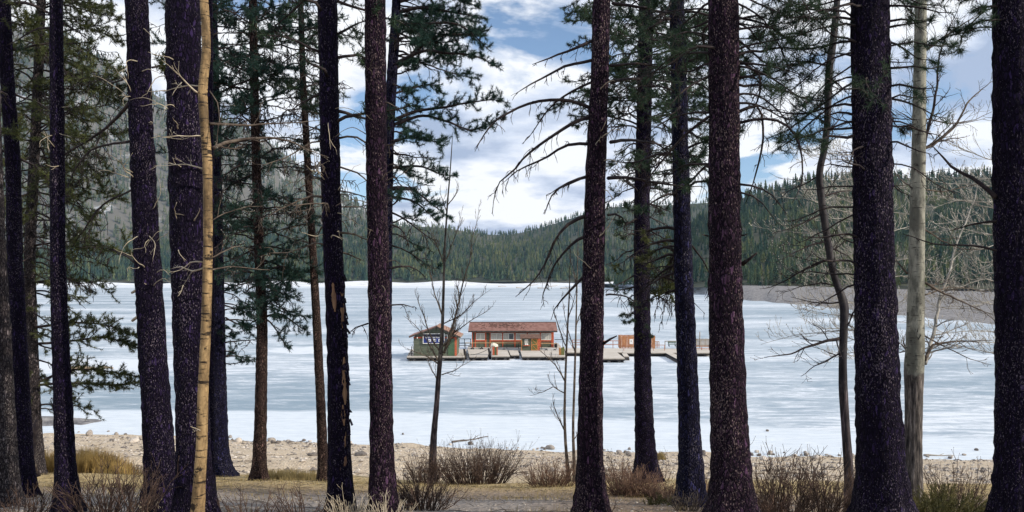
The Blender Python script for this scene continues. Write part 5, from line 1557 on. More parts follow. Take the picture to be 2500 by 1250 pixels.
stub(T17, [(1728, 576), (1720, 574), (1714, 573)], 5, 2, 'branch'); stub(T17, [(1810, 575), (1818, 574), (1824, 572)], 5, 2, 'branch')
auto(T17, -120, 260, 15, (0.5, 0.95), 0.6, 'needles', az=(-40, 75), K=18, nw=0.0036, sec=0.09, r0=0.009)
auto(T17, -100, 200, 7, (0.4, 0.8), 0.6, 'needles', az=(110, 220), K=18, nw=0.0036, r0=0.009)
auto(T19, -120, 330, 16, (0.4, 0.85), 0.6, 'needles', az=(110, 240), K=18, nw=0.0036, sec=0.09, r0=0.009)
auto(T19, -100, 300, 9, (0.3, 0.5), 0.5, 'needles', az=(-50, 60), K=18, nw=0.0036, r0=0.008)
auto(T19, 300, 760, 8, (0.3, 0.6), 0.0, az=(120, 230), bmat='branch', r0=0.007)
auto(T19, 180, 460, 5, (0.3, 0.55), 0.0, az=(-50, 50), bmat='branch', r0=0.006)
for pts, w in (([(2432, 482), (2400, 452), (2375, 435), (2335, 415), (2300, 382), (2270, 350)], 12), ([(2432, 540), (2390, 545), (2350, 555), (2316, 566)], 6), ([(2434, 612), (2380, 600), (2300, 598), (2240, 585), (2200, 572)], 5)):
    traced(T21, pts, w, 0.0, dy=0.5, sec=0.12, sec_len=0.16, start=0.2)
auto(T21, -120, 70, 8, (0.3, 0.6), 0.95, 'needles', az=(120, 230), K=20, nw=0.0036, r0=0.008, sec=0.08)

# torn bark on the flaking pine: bare wood strips and loose flakes
root10, ax10, r10 = T10
for (xa, ya, xb, yb, w) in ((837, 690, 840, 800, 13), (843, 870, 846, 985, 15), (846, 1050, 850, 1245, 17), (818, 690, 823, 760, 10), (841, 985, 844, 1035, 9)):
    za, zb = px(0, yb, 6.8)[2], px(0, ya, 6.8)[2]
    zz = np.linspace(za, zb, 14); C, R = ax10.at(zz)
    xm_ = np.linspace(xb, xa, 14); off = ((xm_ - CX) / FOC * 6.8 - C[:, 0]) / R
    th = np.arccos(np.clip(off, -0.97, 0.97))
    wv = w / FOC * 6.8 * np.sin(np.linspace(0.25, math.pi - 0.25, 14)) * (1 + 0.25 * r10.normal(size=14))
    rr = R * 1.035 + 0.004
    V = []
    for dth in (-1, 0, 1):
        t2 = th + dth * wv / R / 2
        V.append(np.stack([C[:, 0] + rr * (1.0 if dth == 0 else 0.96) * np.cos(t2), C[:, 1] - rr * (1.0 if dth == 0 else 0.96) * np.sin(t2), zz], -1))
    V = np.vstack(V)
    q = [(a + k * 14, a + 1 + k * 14, a + 1 + (k + 1) * 14, a + (k + 1) * 14) for a in range(13) for k in range(2)]
    MB().add(V, q).build('bare_wood', M['peeled'], root10, True)
fl = MB()
for k in range(46):
    z = px(0, r10.choice([700, 790, 900, 1050]) + r10.normal(0, 38), 6.8)[2]; C, R = ax10.at(z)
    th = r10.uniform(0.15, 1.2) if r10.random() < 0.85 else r10.uniform(-0.2, 0.1)
    n_ = np.array([math.cos(th), -math.sin(th), 0]); t_ = np.array([math.sin(th), math.cos(th), 0])
    s_ = r10.uniform(0.010, 0.026); h_ = r10.uniform(0.012, 0.05); o_ = r10.uniform(0.004, 0.034) ** 1.0
    p = C + n_ * R * 1.0
    a, b_, c, d = p - t_ * s_ + (0, 0, h_), p + t_ * s_ + (0, 0, h_), p + t_ * s_ * .7 + n_ * o_ - (0, 0, h_), p - t_ * s_ * .6 + n_ * o_ * .8 - (0, 0, h_ * 1.1)
    th_ = n_ * 0.006
    fl.add([a, b_, c, d, a + th_, b_ + th_, c + th_, d + th_], [(0, 1, 2, 3), (7, 6, 5, 4), (2, 6, 7, 3), (1, 5, 6, 2), (3, 7, 4, 0)])
stuff(fl.build('bark_flakes', M['bark'], root10))


# ---- bare broad-leaved trees
TWF = [0.0014]


def bare(mb, p, dv, L, rad, lvl, r, buds, up=0.12, wob=0.11, nb=(3, 6), ang=(0.5, 0.9), ratio=0.55, n=7):
    c = curve(p, dv, L, n, r, wob, (0, 0, up * 3)); rad = max(rad, TWF[0])
    mb.tube(c, np.linspace(rad, max(rad * 0.3, TWF[0]), len(c)), 6 if rad > 0.008 else (4 if rad > 0.003 else 3), cap=lvl == 0)
    if lvl == 0 or L < 0.05:
        buds.append(c[-1]); buds.append(c[-3])
        return
    k = r.integers(*nb)
    for i in range(k):
        f = 0.2 + 0.75 * (i + r.random()) / k
        j = f * n; a = int(j); q_ = c[a] + (c[min(a + 1, n)] - c[a]) * (j - a)
        d0 = unit(c[min(a + 1, n)] - c[a])
        t = unit(np.cross(d0, r.normal(size=3)))
        th = r.uniform(*ang)
        bare(mb, q_, d0 * math.cos(th) + t * math.sin(th), L * ratio * (1.1 - 0.5 * f) * r.uniform(0.7, 1.2), rad * 0.5, lvl - 1, r, buds, up, wob * 1.15, nb, ang, ratio, max(3, n - 2))


def bud_mesh(buds, size, r):
    B = np.array(buds); n = len(B)
    o = np.array([[1, 0, -.6], [-.5, .87, -.6], [-.5, -.87, -.6], [0, 0, 1.8]]) * size
    V = (B[:, None] + o[None] * r.uniform(0.6, 1.3, (n, 1, 1))).reshape(-1, 3)
    t = np.array([(0, 1, 3), (1, 2, 3), (2, 0, 3), (0, 2, 1)])
    return V, (t[None] + np.arange(n)[:, None, None] * 4).reshape(-1, 3)


def bare_branch(root, ax, r, pts, w, dy=0.0, lvl=2, bmat='dead', every=0.16, L2=0.32, bud=0.004, budm='pale_grey', up=0.1, ang=(0.5, 1.0)):
    n = len(pts)
    P = np.array([px(x, y, ax.d + dy * i / (n - 1)) for i, (x, y) in enumerate(pts)])
    C, L = resample(P, 0.05)
    C = C + np.concatenate([[[0, 0, 0]], np.cumsum(r.normal(0, 0.005, (len(C) - 1, 3)), 0) * 0.6])
    mb = MB(); buds = []; TWF[0] = 0.0011 * max(1.0, ax.d / 5.8)
    rad = np.linspace(w / 2 / FOC * ax.d, 0.002, len(C))
    mb.tube(C, rad, 7)
    s = r.uniform(0.08, every)
    while s < L:
        i = int(np.clip(s / L * (len(C) - 1), 1, len(C) - 1))
        d0 = unit(C[i] - C[i - 1]); t = unit(np.cross(d0, r.normal(size=3))); th = r.uniform(*ang)
        bare(mb, C[i], d0 * math.cos(th) + t * math.sin(th), L2 * r.uniform(0.5, 1.3) * (1.15 - 0.6 * s / L), max(0.0022, rad[i] * 0.5), lvl - 1, r, buds, up, 0.14, (2, 5), (0.4, 0.9), 0.55, 5)
        s += every * r.uniform(0.5, 1.5)
    o = mb.build('branch', M[bmat], root, True)
    if bud and buds:
        V, T = bud_mesh(buds, bud, r)
        stuff(MB().add(V, t=T).build('buds', M[budm], o))
    return o


def aspen(label, trace, d, H, tm, seed, sides=26, lump=0.02, rough=0.015, flare=0.25, cat='tree', name='aspen_tree', crown=8, cl=1.2, bmat='dead', group='bare broad-leaved trees of the near bank'):
    ax = Axis(trace, d, H); r = np.random.default_rng(seed + 900)
    root = thing(name, ax.o, label, cat, group)
    v, q = ax.mesh(seed, sides, rough, 0.04, flare, ztop(d) + 0.3, lump, 0.09)
    MB().add(v, q).build('trunk', M[tm], root, True)
    zt = ax.P[-1, 2]; zb = min(ztop(d) + 0.4, zt - 0.6)
    for k in range(crown):
        z = zb + (zt - zb) * (k + 0.5) / crown; p, R = ax.at(z); az = k * 2.4
        mb = MB(); bd = []
        bare(mb, p, (math.cos(az) * .7, math.sin(az) * .7, .7), cl * r.uniform(.6, 1), max(R * 0.45, 0.006), 2, r, bd)
        mb.build('branch', M[bmat], root, True)
    return root, ax, r


T6 = aspen('golden-barked young aspen with dark scars, sunlit in front of the widest dark pine', [(498, 0, 20.2), (502, 60, 21.0), (505, 120, 21.0), (497, 190, 21.8), (494, 230, 22.7), (499, 300, 21.8), (506, 380, 23.5), (507, 450, 21.8), (508, 600, 21.8), (506, 700, 22.7), (503, 800, 23.5), (496, 950, 24.4), (493, 1080, 26.0), (488, 1160, 26.9), (482, 1260, 28.6)], 5.8, 9, 'aspen_gold', 40)
zref = px(0, 905, 8.3)[2]
M['aspen_grey'] = aspen_bark('grey_white_aspen_bark', (0.35, 0.35, 0.295), (0.23, 0.235, 0.20), (0.035, 0.032, 0.030), zref, (0.085, 0.075, 0.07))
M['aspen_dark'] = aspen_bark('dusky_aspen_bark', (0.050, 0.047, 0.050), (0.022, 0.020, 0.028), (0.012, 0.011, 0.013), px(0, 960, 7.6)[2], (0.05, 0.04, 0.045))
T20 = aspen('white-barked aspen with a dark furrowed foot and a black knot hole', [(2248, 0, 26.0), (2246, 150, 27.9), (2243, 380, 31.6), (2240, 520, 34.4), (2237, 700, 37.2), (2234, 850, 42.8), (2231, 905, 46.5), (2231, 960, 40.9), (2230, 1060, 39.1), (2229, 1218, 44.6)], 8.3, 11, 'aspen_grey', 41)
T18 = aspen('dark crooked aspen with a wavy trunk, left of the broad violet pine', [(2042, 20, 15.3), (2034, 100, 17.0), (2024, 170, 17.8), (2020, 300, 15.3), (2012, 370, 15.3), (1999, 418, 16.1), (2003, 470, 17.0), (2016, 560, 17.0), (2030, 650, 17.0), (2044, 700, 17.0), (2062, 740, 22.1), (2060, 790, 18.7), (2057, 880, 18.7), (2058, 950, 21.2), (2064, 1040, 20.4), (2072, 1150, 22.1), (2076, 1260, 23.8)], 7.6, 9, 'aspen_dark', 42, lump=0.05)
# knot hole on the white-barked aspen
p = px(2243, 810, 8.3 - 0.098)
MB().add([p + (-0.016, 0.01, 0.0), p + (0.016, 0.01, 0.0), p + (0.022, 0.0, -0.04), p + (0.0, 0.002, -0.085), p + (-0.018, 0.004, -0.05), p + (0, 0.012, 0.045), p + (0, .03, -.03)],
         t=[(0, 1, 5), (0, 4, 6), (4, 3, 6), (3, 2, 6), (2, 1, 6), (1, 0, 6)]).build('knot_hole', M['black'], T20[0])

for pts, w in (([(520, 362), (550, 347), (590, 338), (640, 335), (700, 342), (750, 366), (800, 386)], 10), ([(512, 302), (560, 302), (625, 303), (700, 300), (780, 293)], 7), ([(487, 230), (468, 212), (448, 190), (430, 172), (424, 158)], 5),
               ([(490, 210), (460, 206), (430, 212), (400, 222)], 4), ([(497, 412), (460, 402), (420, 402), (395, 398)], 4), ([(497, 332), (470, 332), (440, 330), (410, 334)], 3), ([(512, 660), (560, 650), (600, 652), (660, 660)], 4),
               ([(496, 655), (470, 662), (440, 650), (418, 655)], 5), ([(515, 630), (560, 610), (590, 600), (625, 606)], 4), ([(492, 1055), (478, 1050), (466, 1046)], 4), ([(498, 640), (470, 640), (450, 660), (430, 668)], 4),
               ([(512, 222), (530, 250), (532, 290), (524, 340), (520, 360)], 3), ([(515, 540), (545, 520), (590, 505), (640, 500)], 3)):
    bare_branch(*T6, pts, w, dy=rng.uniform(-0.4, 0.5), lvl=2, bmat='palet' if pts[-1][0] < 500 else 'dead', every=0.13, L2=0.16, bud=0.0025, ang=(0.4, 1.1))
for pts, w in (([(2252, 362), (2280, 352), (2325, 312), (2365, 250), (2400, 218), (2428, 192)], 9), ([(2258, 350), (2285, 260), (2295, 200), (2300, 130), (2330, 60), (2362, -10)], 8), ([(2250, 130), (2300, 95), (2350, 60), (2410, 25)], 7),
               ([(2258, 690), (2300, 712), (2350, 735), (2400, 760), (2430, 785)], 7), ([(2216, 668), (2200, 650), (2186, 632)], 6), ([(2225, 458), (2205, 445), (2180, 420)], 5), ([(2258, 880), (2266, 860), (2280, 838), (2330, 830), (2430, 830)], 8),
               ([(2256, 462), (2300, 470), (2350, 460), (2400, 452)], 4), ([(2256, 560), (2300, 590), (2350, 610), (2420, 610)], 4), ([(2258, 820), (2310, 850), (2370, 880), (2420, 895)], 4), ([(2215, 862), (2205, 850), (2190, 838)], 8),
               ([(2250, 60), (2225, 30), (2200, 5)], 6), ([(2240, 300), (2215, 285), (2185, 265)], 5), ([(2252, 290), (2320, 300), (2380, 290), (2425, 270)], 4), ([(2258, 720), (2320, 700), (2380, 705), (2430, 720)], 4)):
    bare_branch(*T20, pts, w, dy=rng.uniform(-0.3, 0.6), lvl=2, bmat='dead' if pts[-1][1] > 0 else 'branch', every=0.085, L2=0.27, bud=0.0035)
for pts, w in (([(2052, 826), (2010, 832), (1970, 846), (1920, 868), (1862, 876)], 9), ([(2022, 634), (1990, 645), (1960, 662), (1920, 685), (1880, 700), (1850, 705)], 7), ([(2066, 765), (2085, 770), (2110, 772)], 6), ([(2004, 480), (2040, 468), (2085, 458)], 6),
               ([(2024, 605), (2055, 620), (2082, 640)], 5), ([(2068, 735), (2030, 742), (1980, 740), (1930, 730)], 5), ([(2056, 860), (2020, 880), (1985, 895), (1955, 920)], 5), ([(2000, 430), (1960, 450), (1920, 470), (1890, 500)], 4),
               ([(2008, 520), (1970, 540), (1930, 560), (1890, 570)], 5), ([(2020, 590), (1975, 600), (1935, 620), (1900, 640)], 5), ([(2056, 700), (2000, 690), (1950, 700), (1900, 715)], 4), ([(2018, 300), (1985, 280), (1950, 270), (1910, 230)], 4),
               ([(2016, 330), (2045, 300), (2070, 270)], 4), ([(2024, 190), (2050, 205), (2078, 230)], 7), ([(2026, 160), (1990, 155), (1940, 150), (1880, 160)], 6), ([(2040, 40), (1990, 20), (1930, 10), (1880, -10)], 7)):
    bare_branch(*T18, pts, w, dy=rng.uniform(-0.3, 0.6), lvl=2, bmat='branch', every=0.08, L2=0.28, bud=0.004)

# thin young trees
def sapling(label, trace, d, H, seed, limbs, tm='dead', lvl=2, every=0.2, L2=0.5, bud=0.004, name='young_tree', bmat='dead'):
    ax = Axis([(x, y, w * 0.8) for x, y, w in trace], d, H); r = np.random.default_rng(seed + 1300)
    root = thing(name, ax.o, label, 'tree', 'bare broad-leaved trees of the near bank')
    v, q = ax.mesh(seed, 12, 0.03, 0.06, 0.25, None, 0.03)
    MB().add(v, q).build('trunk', M[tm], root, True)
    for pts, w in limbs:
        bare_branch(root, ax, r, pts, w, dy=r.uniform(-0.5, 0.5), lvl=lvl, bmat=bmat, every=every, L2=L2, bud=bud, up=0.35, ang=(0.35, 0.75))
    return root


M['sapbark'] = aspen_bark('sapling_bark', (0.17, 0.155, 0.14), (0.075, 0.068, 0.066), (0.02, 0.018, 0.018), px(0, 880, 15.8)[2], (0.03, 0.024, 0.03))
sapling('bare young aspen standing in front of the small green cabin', [(1105, 330, 2), (1099, 420, 4), (1092, 500, 5), (1086, 600, 7), (1083, 700, 8), (1080, 800, 10), (1075, 870, 14), (1070, 930, 15), (1066, 990, 16), (1060, 1050, 18), (1057, 1100, 22), (1056, 1170, 27)], 15.8, 6.9, 50,
        [([(1081, 868), (1062, 840), (1045, 800), (1025, 745), (1012, 705)], 5), ([(1084, 862), (1098, 825), (1110, 780), (1120, 735), (1138, 690)], 6), ([(1083, 845), (1110, 812), (1150, 785), (1180, 768), (1205, 750)], 4), ([(1080, 770), (1060, 720), (1048, 660), (1035, 610)], 4),
         ([(1083, 862), (1098, 820), (1112, 770), (1130, 690), (1146, 640), (1152, 580), (1166, 540), (1172, 495)], 6), ([(1085, 650), (1070, 610), (1055, 575), (1040, 545)], 4), ([(1086, 640), (1105, 590), (1118, 555), (1126, 510)], 3), ([(1091, 520), (1080, 490), (1072, 468)], 3), ([(1093, 500), (1110, 478), (1118, 455)], 3),
         ([(1072, 890), (1045, 872), (1010, 860), (985, 850)], 4), ([(1078, 915), (1110, 905), (1140, 890), (1165, 878)], 3), ([(1072, 885), (1040, 830), (1010, 790), (985, 770)], 4), ([(1083, 790), (1125, 770), (1160, 735), (1200, 705)], 3), ([(1066, 925), (1055, 905), (1045, 880)], 3)],
        'sapbark', every=0.13, L2=0.34, bud=0.004)
sapling('twin-stemmed thin sapling left of the purple-brown pine, its left stem', [(1392, 640, 2), (1390, 720, 4), (1383, 850, 6), (1380, 930, 7), (1378, 1020, 8), (1381, 1090, 9), (1388, 1165, 11)], 14.8, 4.5, 51,
        [([(1379, 930), (1355, 890), (1335, 870), (1300, 845)], 4), ([(1379, 960), (1350, 945), (1320, 960), (1290, 968)], 3), ([(1383, 850), (1365, 800), (1350, 750)], 3), ([(1380, 1055), (1362, 1020), (1350, 985), (1348, 960)], 4), ([(1386, 780), (1400, 740), (1410, 690)], 3)], 'dead', every=0.16, L2=0.28)
sapling('twin-stemmed thin sapling left of the purple-brown pine, its right stem', [(1411, 600, 2), (1408, 720, 4), (1405, 850, 6), (1402, 950, 7), (1399, 1040, 8), (1400, 1090, 9), (1403, 1165, 11)], 14.6, 4.8, 52,
        [([(1404, 860), (1390, 820), (1375, 770), (1368, 720)], 3), ([(1400, 1075), (1412, 1060), (1422, 1040)], 3), ([(1405, 800), (1418, 760), (1425, 700)], 3), ([(1408, 700), (1395, 650), (1380, 610)], 3)], 'dead', every=0.16, L2=0.26)
M['palebark'] = aspen_bark('pale_distant_bark', (0.45, 0.43, 0.36), (0.30, 0.28, 0.24), (0.06, 0.055, 0.05))
bare_branch(*T20, [(2258, 888), (2270, 850), (2284, 790), (2300, 715), (2325, 650), (2340, 590), (2362, 540), (2385, 480), (2398, 400)], 10, dy=1.0, lvl=2, bmat='pale_grey', every=0.10, L2=0.32, bud=0.005)
for k, (x, yt, yb_, d, side, lbl) in enumerate(((2112, 330, 1140, 11.5, -1, 'pale twiggy bare tree hidden behind the broad violet pine, twigs spreading left'),
                                     (2140, 400, 1120, 13.5, 0, 'thin pale bare tree behind the broad violet pine, its twigs showing on both sides'),
                                     (2462, 360, 1130, 12.5, -1, 'pale budding bare tree hidden behind the right edge trunk, twigs spreading left'))):
    r_ = np.random.default_rng(70 + k); lm = []
    for j in range(17):
        y = yt + 40 + j * (860 - yt) / 17; s_ = side or (1 if j % 2 else -1)
        l = r_.uniform(90, 260) * (0.75 if side == 0 else 1)
        b_ = r_.uniform(-0.25, 0.15)
        lm.append(([(x, y), (x + s_ * l * .3, y + b_ * l * .4 + r_.normal(0, 6)), (x + s_ * l * .65, y + b_ * l * .7 + r_.normal(0, 9)), (x + s_ * l, y + b_ * l + r_.normal(0, 12))], 3.0))
    sapling(lbl, [(x + 12, yt, 3), (x + 3, (yt + yb_) / 2, 9), (x - 4, yb_, 13)], d, (HC - (yt - HOR) / FOC * d) - float(ground_z((x - CX) / FOC * d, d)) + 0.3, 60 + k, lm, 'sapbark', bmat='pale_grey', every=0.085, L2=0.42, bud=0.008)

# far slim bare trunks standing against the valley hill
# broken snag at left
zz = px(92, 1012, 12.5)
sn = thing('broken_snag', px(80, 1150, 12.5), 'splintered dark broken snag leaning beside the slim trunks at far left', 'snag')
MB().tube([px(88, 1165, 12.5), px(76, 1120, 12.5), px(80, 1080, 12.5), px(86, 1045, 12.5), px(92, 1015, 12.5)], [0.07, 0.06, 0.05, 0.045, 0.006], 8).build('trunk', M['branch'], sn, True)
MB().tube([px(78, 1115, 12.45), px(86, 1135, 12.4), px(92, 1150, 12.4)], [0.025, 0.02, 0.006], 6).build('branch', M['dead'], sn, True)


# ------------------------------------------------------------------ shrubs, grass, stones and driftwood
def ground_pt(x, y):
    """where the ray through pixel (x, y) meets the bank"""
    lo, hi = 3.0, 60.0
    for d in np.linspace(4, 60, 400):
        p = px(x, y, d)
        if p[2] <= ground_z(p[0], p[1]):
            return np.array([p[0], p[1], float(ground_z(p[0], p[1]))])
    return None


def shrub(label, x, d, hw, h, n, sm='shrubstem', seed=0, buds=0.004, lean=0.0, spread=1.0, r0=0.0055, twig=5, group='leafless shrubs on the bank', name='shrub', curved=0.10):
    r = np.random.default_rng(seed + 2000)
    cx_ = (x - CX) / FOC * d
    zg = float(ground_z(cx_, d))
    root = thing(name, (cx_, d, zg), label, 'shrub', group)
    ms, mt, bd = MB(), MB(), []
    n = int(n * 1.15)
    for k in range(n):
        a = r.uniform(0, 6.28); rr = math.sqrt(r.random()) * hw * 0.45
        bx_, by_ = cx_ + rr * math.cos(a), d + rr * math.sin(a) * 0.8
        p = np.array([bx_, by_, float(ground_z(bx_, by_)) - 0.03])
        out = rr / (hw * 0.45)
        hh = h * r.uniform(0.45, 1.08) * (1 - 0.3 * out * r.random())
        dv = np.array([math.cos(a) * out * spread * r.uniform(.4, 1.1) + lean, math.sin(a) * out * spread * 0.7, 1.25])
        c = curve(p, dv, hh * 1.1, 7, r, curved, (0, 0, 0.25))
        ra = r0 * r.uniform(0.6, 1.2)
        ms.tube(c, np.linspace(ra, 0.0016, len(c)), 4, cap=False)
        bd.append(c[-1])
        for j in range(twig):
            i = r.integers(2, 7); d0 = unit(c[i] - c[i - 1])
            t = unit(np.cross(d0, r.normal(size=3)))
            c2 = curve(c[i], d0 * 0.8 + t * r.uniform(0.4, 0.8), hh * r.uniform(0.12, 0.34), 3, r, 0.16, (0, 0, 0.4))
            mt.tube(c2, np.linspace(ra * 0.5, 0.0013, len(c2)), 3, cap=False)
            bd.append(c2[-1])
    stuff(ms.build('stems', M[sm], root, True))
    stuff(mt.build('twigs', M[sm], root, True))
    if buds:
        V, T = bud_mesh(bd, buds, r)
        stuff(MB().add(V, t=T).build('buds', M[sm], root))
    return root


shrub('wide many-stemmed leafless willow right of the bare young aspen on the beach edge', 1165, 15.2, 1.25, 0.86, 300, 'shrubstem', 1, 0.006, spread=1.3)
shrub('smaller leafless willow clump at the foot of the bare young aspen', 1035, 15.0, 0.6, 0.62, 90, 'shrubstem', 2, 0.006)
shrub('dark leafless shrub in the foreground right of the rust-speckled pine', 1030, 8.0, 0.46, 0.44, 100, 'shrubstem', 3, 0.003, twig=7, curved=0.15, spread=1.4)
shrub('leafless shrub round the feet of the twin-stemmed sapling', 1345, 13.2, 0.66, 0.52, 150, 'shrubred', 4, 0.005, curved=0.15, spread=1.4)
shrub('dense brown shrub hugging the foot of the lichen-tufted pine', 1545, 10.4, 0.56, 0.44, 220, 'shrubred', 5, 0.004, curved=0.17, spread=1.5)
shrub('dense red-brown shrub left of the bluish straight pine', 1625, 9.3, 0.30, 0.26, 90, 'shrubred', 6, 0.003)
shrub('reddish thin shrub squeezed between the bluish pine and the thick reddish pine', 1718, 8.6, 0.16, 0.38, 40, 'shrubred', 7, 0.003)
shrub('tall tangled shrub right of the thick reddish pine, long twigs over the ice', 1905, 7.4, 0.48, 0.66, 85, 'shrubstem', 8, 0.003, twig=7, curved=0.16)
shrub('tangled dark shrub in front of the crooked aspen', 2015, 6.9, 0.42, 0.62, 75, 'shrubstem', 9, 0.003, twig=7, curved=0.16, lean=0.15)
shrub('low red-brown shrub at the foot of the thick reddish pine', 1870, 6.6, 0.34, 0.26, 100, 'shrubred', 10, 0.003, curved=0.18, spread=1.7)
shrub('upright shrub of long dark shoots behind the juniper bush', 2340, 8.8, 0.48, 0.58, 60, 'shrubstem', 11, 0.004, twig=5)
shrub('foreground shrub of thin stems right of the straight blackish pine at left', 250, 6.3, 0.42, 0.46, 56, 'shrubstem', 12, 0.003, twig=6, spread=1.5, curved=0.14)
shrub('foreground shrub with a tall knobbly shoot left of the sturdy dark pine', 335, 6.0, 0.22, 0.52, 18, 'shrubstem', 13, 0.003, twig=8, curved=0.14)
shrub('pale thin shrub between the slim trunks at the left edge', 60, 6.4, 0.3, 0.36, 26, 'shrubstem', 14, 0.003, twig=6, spread=1.4)
shrub('sparse foreground shrub with one long leaning stem right of the golden aspen', 610, 6.2, 0.34, 0.30, 22, 'shrubstem', 15, 0.003, twig=6, spread=1.7, lean=0.2)
shrub('sparse thin shrub standing alone on the path left of the torn-bark pine', 735, 6.3, 0.28, 0.32, 22, 'shrubstem', 16, 0.003, twig=6, spread=1.5)
shrub('pale dry twigs around the foot of the torn-bark pine', 850, 6.5, 0.26, 0.26, 40, 'palet', 17, 0, twig=4, spread=1.6)
shrub('pale dry twigs curling around the foot of the rust-speckled pine', 945, 6.4, 0.24, 0.24, 34, 'palet', 18, 0, twig=4, spread=1.8)
shrub('dry twigs at the foot of the bluish straight pine', 1680, 7.7, 0.22, 0.24, 44, 'dead', 19, 0, twig=4, spread=1.6)
shrub('small dry shrub at the foot of the purple-brown pine', 1450, 6.6, 0.26, 0.18, 60, 'shrubred', 20, 0, twig=4)
shrub('dry twigs at the foot of the sturdy dark pine', 380, 7.0, 0.24, 0.2, 34, 'palet', 21, 0, twig=4, spread=1.6)
shrub('thin leafless shoots between the bluish pine and the ice', 1612, 16.5, 0.5, 0.7, 26, 'shrubstem', 22, 0.006)
shrub('thin leafless shoots on the beach between the purple-brown and lichen-tufted pines', 1512, 15.5, 0.45, 0.62, 40, 'shrubstem', 23, 0.006)
shrub('small leafless shoots left of the sturdy dark pine on the beach', 425, 14.0, 0.22, 0.45, 18, 'shrubstem', 24, 0.005)


def evergreen(label, x, d, hw, h, n, seed, name='juniper_bush'):
    r = np.random.default_rng(seed + 2500)
    cx_ = (x - CX) / FOC * d; zg = float(ground_z(cx_, d))
    root = thing(name, (cx_, d, zg), label, 'shrub', 'evergreen low bushes')
    ms = MB(); tp, td = [], []
    for k in range(n):
        a = r.uniform(0, 6.28); rr = math.sqrt(r.random()) * hw
        bx_, by_ = cx_ + rr * math.cos(a), d + rr * math.sin(a) * 0.7
        p = np.array([bx_, by_, float(ground_z(bx_, by_)) - 0.02])
        c = curve(p, (math.cos(a) * 0.9 + 0.5, math.sin(a) * 0.8 - 0.2, r.uniform(0.25, 0.85)), h * r.uniform(0.5, 1.15) * (1.1 - 0.5 * rr / hw), 6, r, 0.12, (0.3, 0, 0.1))
        ms.tube(c, np.linspace(0.004, 0.0014, len(c)), 3, cap=False)
        C, L = resample(c, 0.022)
        for j in range(len(C) // 4, len(C)):
            tp.append(C[j]); td.append(unit(C[j] - C[j - 1]))
    stuff(ms.build('stems', M['shrubstem'], root, True))
    V, T = needles(np.array(tp), np.array(td), 10, 0.034, 0.006, r, 0.62, 0.02)
    stuff(MB().add(V, t=T).build('foliage', M['juniper'], root))
    return root


evergreen('spreading olive-green juniper bush at the bottom right, beside the right edge trunk', 2350, 7.4, 0.46, 0.36, 330, 1)
evergreen('low olive-green juniper at the foot of the white-barked aspen', 2270, 7.0, 0.24, 0.22, 120, 2)
evergreen('small green juniper patch left of the bluish straight pine', 1628, 8.6, 0.22, 0.16, 90, 3)


def blades(P, h, w, r, lean=0.45, bend=True):
    n = len(P)
    a = r.uniform(0, 6.28, n); d = np.stack([np.cos(a), np.sin(a), np.zeros(n)], -1)
    s = np.stack([-np.sin(a), np.cos(a), np.zeros(n)], -1)
    b = r.uniform(0, 6.28, n); ln = np.stack([np.cos(b), np.sin(b), np.zeros(n)], -1) * (r.random((n, 1)) * lean)
    up = np.array([0, 0, 1.0])
    h = h[:, None]; w = w[:, None]
    m = P + up * h * 0.55 + ln * h * 0.35
    t = P + up * h * (1 - 0.25 * np.linalg.norm(ln, axis=1, keepdims=True)) + ln * h
    V = np.stack([P - s * w, P + s * w, m + s * w * 0.7, m - s * w * 0.7, t], 1).reshape(-1, 3)
    i = np.arange(n)[:, None] * 5
    return V, i + np.array([[0, 1, 2, 3]]), i + np.array([[3, 2, 4]])


rg = np.random.default_rng(31)


def on_ground(x, y, dz=-0.01):
    return np.stack([x, y, ground_z(x, y) + dz], -1)


def grass_patch(name, label, cx_, cy_, rx, ry, n, h, w, m, group=None):
    a = rg.uniform(0, 6.28, n); rr = np.sqrt(rg.random(n)) * (0.75 + 0.25 * np.sin(a * 5 + cx_))
    x = cx_ + rx * rr * np.cos(a); y = cy_ + ry * rr * np.sin(a)
    P = on_ground(x, y)
    V, q, t = blades(P, h * rg.uniform(0.4, 1.1, n) * (1.1 - 0.55 * rr), np.full(n, w) * rg.uniform(.6, 1.3, n), rg)
    o = MB().add(V, q, t).build(name, M[m])
    return tag(o, label, kind='stuff')


gp = lambda xp, d: (xp - CX) / FOC * d
grass_patch('tall_grass', 'golden dry grass clump right of the straight blackish pine at left', gp(225, 16.5), 16.5, 0.75, 1.0, 4200, 0.62, 0.0045, 'drygrass')
grass_patch('tall_grass', 'golden dry grass clump between the slim trunks at far left', gp(115, 16.5), 16.5, 0.45, 0.9, 2000, 0.55, 0.0045, 'drygrass')
grass_patch('tall_grass', 'thin golden grass fringe left of the sturdy dark pine', gp(295, 16.0), 16.0, 0.5, 0.8, 900, 0.36, 0.004, 'drygrass')
grass_patch('tall_grass', 'pale green-yellow grass patch on the beach edge right of the thin brown pine', gp(715, 15.2), 15.2, 0.9, 0.8, 2600, 0.24, 0.004, 'palegrass')
grass_patch('tall_grass', 'small round grass tussock by the ice left of the bluish pine', gp(1613, 36), 36, 0.26, 0.3, 500, 0.5, 0.012, 'palegrass')
